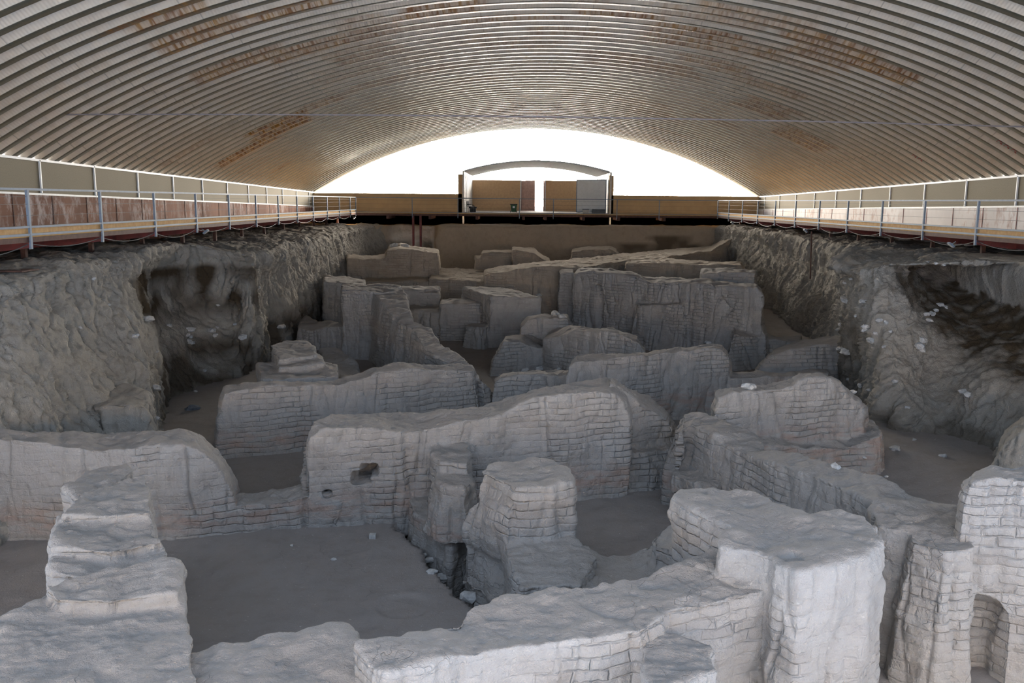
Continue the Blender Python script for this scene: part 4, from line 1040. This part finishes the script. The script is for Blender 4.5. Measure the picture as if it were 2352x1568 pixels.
# tie rod across the vault
a = PX(0,264.5,XL+.9); b2 = PX(2352,292.5,XR-.9)
a = curtain(-60,264,[(-20,25.5),(20,25.5)])[0]; b2 = curtain(2412,293,[(-20,25.5),(20,25.5)])[0]
mid_ = curtain(1200,267.5,[(-20,25.5),(20,25.5)])[0]
pts = []
for t in np.linspace(-.05, 1.05, 24):
    p = a+(b2-a)*t; lin = (a+(b2-a)*.5)[2]; p = p.copy(); p[2] += (mid_[2]-lin)*4*t*(1-t) if 0 < t < 1 else 0; pts.append(p)
tag(MB().tube(pts, .022, 8).build('tie_rod', plain_mat('dull_pink_paint', (.33, .29, .29), .6)), 'thin steel tie rod spanning the vault from side to side', 'rod')

# red painted marks on the vault
M_MARK = plain_mat('red_marker_paint', (.35, .03, .03), .6)
def marks(px, py, n, lab, w):
    y0, u0 = vault_hit(px, py)
    y0 = math.floor((y0-YN)/.78)*.78+YN+.78*.19
    mb = MB(); a = (XR-XL)/2; Rr = (a*a+RISE*RISE)/(2*RISE); al = math.asin(a/Rr)
    def pt(u, y):
        T = u/Rr; s = (math.sin(T)/math.sin(al)+1)/2
        return np.array(((XL+XR)/2+(Rr-.006)*math.sin(T), y, zsL(y)*(1-s)+zsR(y)*s+(Rr-.006)*math.cos(T)-Rr*math.cos(al)))
    r = np.random.RandomState(n)
    for k in range(n):
        u = u0+(k-n/2)*w
        mb.bar(pt(u, y0-.1), pt(u+w*.3, y0+.1), .025, .006)
        if k % 2 == 0: mb.bar(pt(u, y0-.1), pt(u+w*.75, y0-.09), .025, .006)
        else: mb.bar(pt(u, y0+.02), pt(u+w*.7, y0+.09), .025, .006)
    tag(mb.build('painted_mark', M_MARK), lab, 'mark')
marks(2305,338,6,'red scribbled mark high on the right of the vault, nearest the picture edge',.14)
marks(2107,363,4,'red scribbled mark on the vault just above the right side wall',.14)

# ------------------------------------------------------------------ things in the vestibule
def bin_(px, py):
    p = PY(px, py, YF+1.2); x, y = p[0], YF+1.2; z = ZD+.02
    b = empty('wheelie_bin', (x, y, z), 'dark green wheelie bin with a pale front label in the vestibule', 'bin')
    G = plain_mat('green_plastic', (.035, .10, .05), .5)
    v = [(x-.17, y-.17, z+.04), (x+.17, y-.17, z+.04), (x+.17, y+.2, z+.04), (x-.17, y+.2, z+.04), (x-.24, y-.24, z+.56), (x+.24, y-.24, z+.56), (x+.24, y+.26, z+.56), (x-.24, y+.26, z+.56)]
    MB().add(v, [(3, 2, 1, 0), (4, 5, 6, 7), (0, 1, 5, 4), (1, 2, 6, 5), (2, 3, 7, 6), (3, 0, 4, 7)]).build('body', G, b)
    MB().box((x-.27, y-.27, z+.56), (x+.27, y+.30, z+.62)).build('lid', M_BLACK, b)
    MB().bar((x-.26, y+.33, z+.58), (x+.26, y+.33, z+.58), .035).build('handle', M_BLACK, b)
    for s in (-1, 1): MB().tube([(x+s*.2, y+.2, z+.07), (x+s*.25, y+.2, z+.07)], .07, 12).build('wheel', M_BLACK, b)
    MB().box((x-.08, y-.235, z+.32), (x+.08, y-.21, z+.46)).build('label_patch', M_WHITE, b)
bin_(1180, 485)
def chair(x, y, z, rot, lab):
    c = empty('folding_chair', (x, y, z), lab, 'chair')
    Rm = Matrix.Rotation(rot, 3, 'Z')
    def P(mb, n, m=M_BLACK):
        mb.v = [tuple(Rm @ Vector(p)+Vector((x, y, z))) for p in mb.v]; mb.build(n, m, c)
    P(MB().box((-.2, -.2, .36), (.2, .2, .41)), 'seat')
    P(MB().box((-.2, .17, .45), (.2, .21, .78)), 'backrest')
    for sx_ in (-.18, .18):
        for sy_ in (-.18, .18): P(MB().bar((sx_, sy_, 0), (sx_, sy_, .38 if sy_ < 0 else .6), .03), 'leg')
    P(MB().bar((-.22, -.15, .55), (-.22, .18, .58), .03), 'armrest'); P(MB().bar((.22, -.15, .55), (.22, .18, .58), .03), 'armrest')
p = PY(1073,478,YF+.9); chair(p[0]+.22, YF+.9, ZD+.02, 1.2, 'black armchair against the left vestibule wall')
p = PY(1087,480,YF+1.6)
k = MB(); k.box((p[0]-.22, YF+1.4, ZD+.02), (p[0]+.2, YF+1.8, ZD+.30)); k.box((p[0]-.3, YF+1.45, ZD+.30), (p[0]+.26, YF+1.75, ZD+.40)); k.box((p[0]-.08, YF+1.5, ZD+.4), (p[0]+.1, YF+1.7, ZD+.5))
tag(k.build('toolbox', M_BLACK), 'small black stack of boxes beside the black armchair', 'box')
p = PY(1375,482,YF+.8)
k = empty('plastic_crate', (p[0], YF+.8, ZD+.02), 'grey plastic crate below the white open door', 'crate')
v = []; n = 12
mb = MB(); mb.box((p[0]-.47, YF+.6, ZD+.02), (p[0]+.50, YF+1.0, ZD+.20)); mb.build('body', plain_mat('grey_plastic', (.16, .18, .20), .6), k)
MB().tube([(p[0]-.47, YF+.8, ZD+.17), (p[0]+.5, YF+.8, ZD+.17)], .14, 12).build('lid', plain_mat('grey_plastic2', (.13, .15, .17), .6), k)
p = PY(1348,480,YF+1.1)
k = empty('storage_box', (p[0], YF+1.1, ZD+.02), 'pale translucent storage box left of the grey crate', 'box')
MB().box((p[0]-.3, YF+.95, ZD+.02), (p[0]+.14, YF+1.3, ZD+.30)).build('body', M_WSHEET, k)
MB().box((p[0]-.32, YF+.93, ZD+.27), (p[0]+.16, YF+1.32, ZD+.32)).build('lid', M_STEEL, k)

# ------------------------------------------------------------------ loose stones
def stone_mesh(seed):
    import bmesh
    bm = bmesh.new(); bmesh.ops.create_icosphere(bm, subdivisions=2, radius=1.)
    r = np.random.RandomState(seed)
    v = np.array([x.co for x in bm.verts]); s = np.array((1., .75, .55))
    n = perlin(v*1.3+seed*3.1)*.55+perlin(v*3+seed)*.2
    v = np.sign(v)*np.abs(v)**.8*(1+n[:, None])*s
    for x, c in zip(bm.verts, v): x.co = c
    me = bpy.data.meshes.new('stone'); bm.to_mesh(me); bm.free(); return me
SM = [stone_mesh(i) for i in range(6)]
for me in SM: me.materials.append(M_STONE)
SD = [stone_mesh(i+10) for i in range(3)]
for me in SD: me.materials.append(M_STONE_D)
dg = bpy.context.evaluated_depsgraph_get(); dg.update()
def stone(px, py, size, lab, group=None, dark=False, k=[0]):
    r = Vector(ray(px, py)).normalized(); k[0] += 1
    hit, loc, nrm, _, ob, _ = scene.ray_cast(dg, Vector((0, 0, 0)), r)
    if not hit: return
    o = bpy.data.objects.new('stone', (SD if dark else SM)[k[0] % (3 if dark else 6)]); COL.objects.link(o)
    o.scale = (size, size, size); o.rotation_euler = (random.uniform(-.3, .3), random.uniform(-.3, .3), random.uniform(0, 6.28))
    o.location = loc+nrm*size*.12
    tag(o, lab, 'stone', group)
pb = PZ(856,1236,-5.8)
tag(MB().box((pb[0]-.055, pb[1]-.04, -5.83), (pb[0]+.055, pb[1]+.05, -5.72)).build('brick_fragment', M_STONE), 'small pale brick fragment lying on the floor of the large sunken room', 'brick')
for px, py, s, lab in [(767,1285,.05,'small grey stone on the large room floor below the pale brick fragment'),(670,1253,.035,'tiny stone by the footing of the longest wall'),
    (990,1285,.10,'rounded stone in the narrow trench, topmost'),(977,1273,.05,'little stone beside the topmost trench stone'),(1018,1325,.13,'flat stone in the middle of the trench'),(992,1315,.09,'stone at the trench edge, left of the flat one'),
    (1080,1370,.15,'largest stone at the near end of the narrow trench'),
    (2055,1032,.13,'flat stone on the dark floor below the right bank'),(1920,1073,.08,'dark stone behind the long sloping brick-faced wall'),(1722,892,.16,'flat pale slab on the crest of the rounded hump wall')]:
    stone(px, py, s, lab)
def cluster(lst, lab, grp):
    for px, py, s in lst: stone(px, py, s, lab, grp)
cluster([(437,757,.16),(430,770,.1),(434,783,.12),(438,773,.09),(440,787,.12)], 'pale flat stone in the upright stack in the middle of the left bank recess', 'stacked stones in the left bank recess')
cluster([(485,760,.16),(492,770,.12),(498,752,.08)], 'pale stone in the loose pair right of the stacked stones in the left recess', 'pair of stones in the left bank recess')
stone(645,750,.18,'large pale stone on the rounded lobe of the left bank'); stone(560,774,.18,'pale square stone hanging at the edge of the left bank lobe')
stone(340,732,.16,'pale stone on the sloping ridge of the left bank below the walkway'); stone(388,747,.09,'small buff stone just right of the ridge stone on the left bank')
stone(310,772,.1,'small white stone in the banded face of the left bank'); stone(355,890,.15,'bluish stone low on the edge of the left bank recess'); stone(595,660,.08,'small pale stone high on the left bank lobe')
cluster([(250,700,.05),(360,808,.05),(450,900,.08),(470,850,.08),(185,752,.05),(215,640,.07),(360,960,.07),(500,700,.07),(540,745,.08)], 'tiny pale stone scattered over the face of the left earth bank', 'tiny stones on the left bank')
stone(443, 940, .18, 'dark grey rock in the shadowed hollow at the foot of the left bank', None, True)
cluster([(1943,690,.17),(1985,692,.13),(1930,745,.1),(1927,755,.12),(1945,808,.18),(1930,800,.12),(1955,640,.06),(1940,650,.07),(1965,725,.06),(1950,870,.09),(1975,885,.1),(1960,900,.07)], 'pale stone in the left upright edge of the bulging right bank block', 'stones in the upright edge of the right bank block')
cluster([(1988,758,.1),(1990,750,.13),(1998,780,.12),(2020,735,.1),(2035,740,.09),(2010,765,.08),(2030,795,.08),(2045,760,.07),(2055,875,.1),(1995,895,.08)], 'small pale stone in the gravelly seam down the right bank block', 'stones in the gravel seam of the right bank')
cluster([(2140,720,.12),(2150,712,.1),(2160,700,.12),(2170,705,.1),(2125,722,.12),(2135,735,.1)], 'pale stone in the rubble streak under the dark damp stain', 'rubble under the damp stain')
stone(2110,795,.2,'largest pale stone jutting from the right bank'); stone(2120,780,.15,'pale stone resting just above the largest jutting stone')
cluster([(2212,898,.12),(2225,905,.15)], 'pale stone on the big rounded bulge of the right bank', 'two stones on the right bank bulge')
cluster([(2150,605,.06),(2168,608,.07),(2130,602,.08)], 'small stone on the rim of the right bank below the railing', 'stones on the right bank rim')
cluster([(2085,935,.07),(2100,1010,.06),(2165,1048,.09),(2035,1095,.05),(1985,1050,.05)], 'small pale stone on the dark slope at the foot of the right bank', 'stones at the foot of the right bank')
stone(1205,850,.14,'flat brick fragment at the left end of the low lumpy plaster wall'); stone(1240,847,.16,'pale brick fragment on the middle of the low lumpy plaster wall')
stone(1282,848,.12,'small brick fragment near the right end of the low lumpy plaster wall')
stone(1275,722,.2,'broad flat brick lying on top of the curved terrace wall'); stone(1290,728,.16,'smaller flat brick just below the broad one on the curved terrace wall')
stone(1240,678,.18,'thin pale brick on the right corner of the square brown block'); stone(1628,788,.16,'pale brick lying on the crest of the long smooth-faced wall')
stone(905,565,.25,'brick rubble on the left of the domed top of the far stepped block'); stone(930,566,.22,'brick rubble on the right of the domed top of the far stepped block')
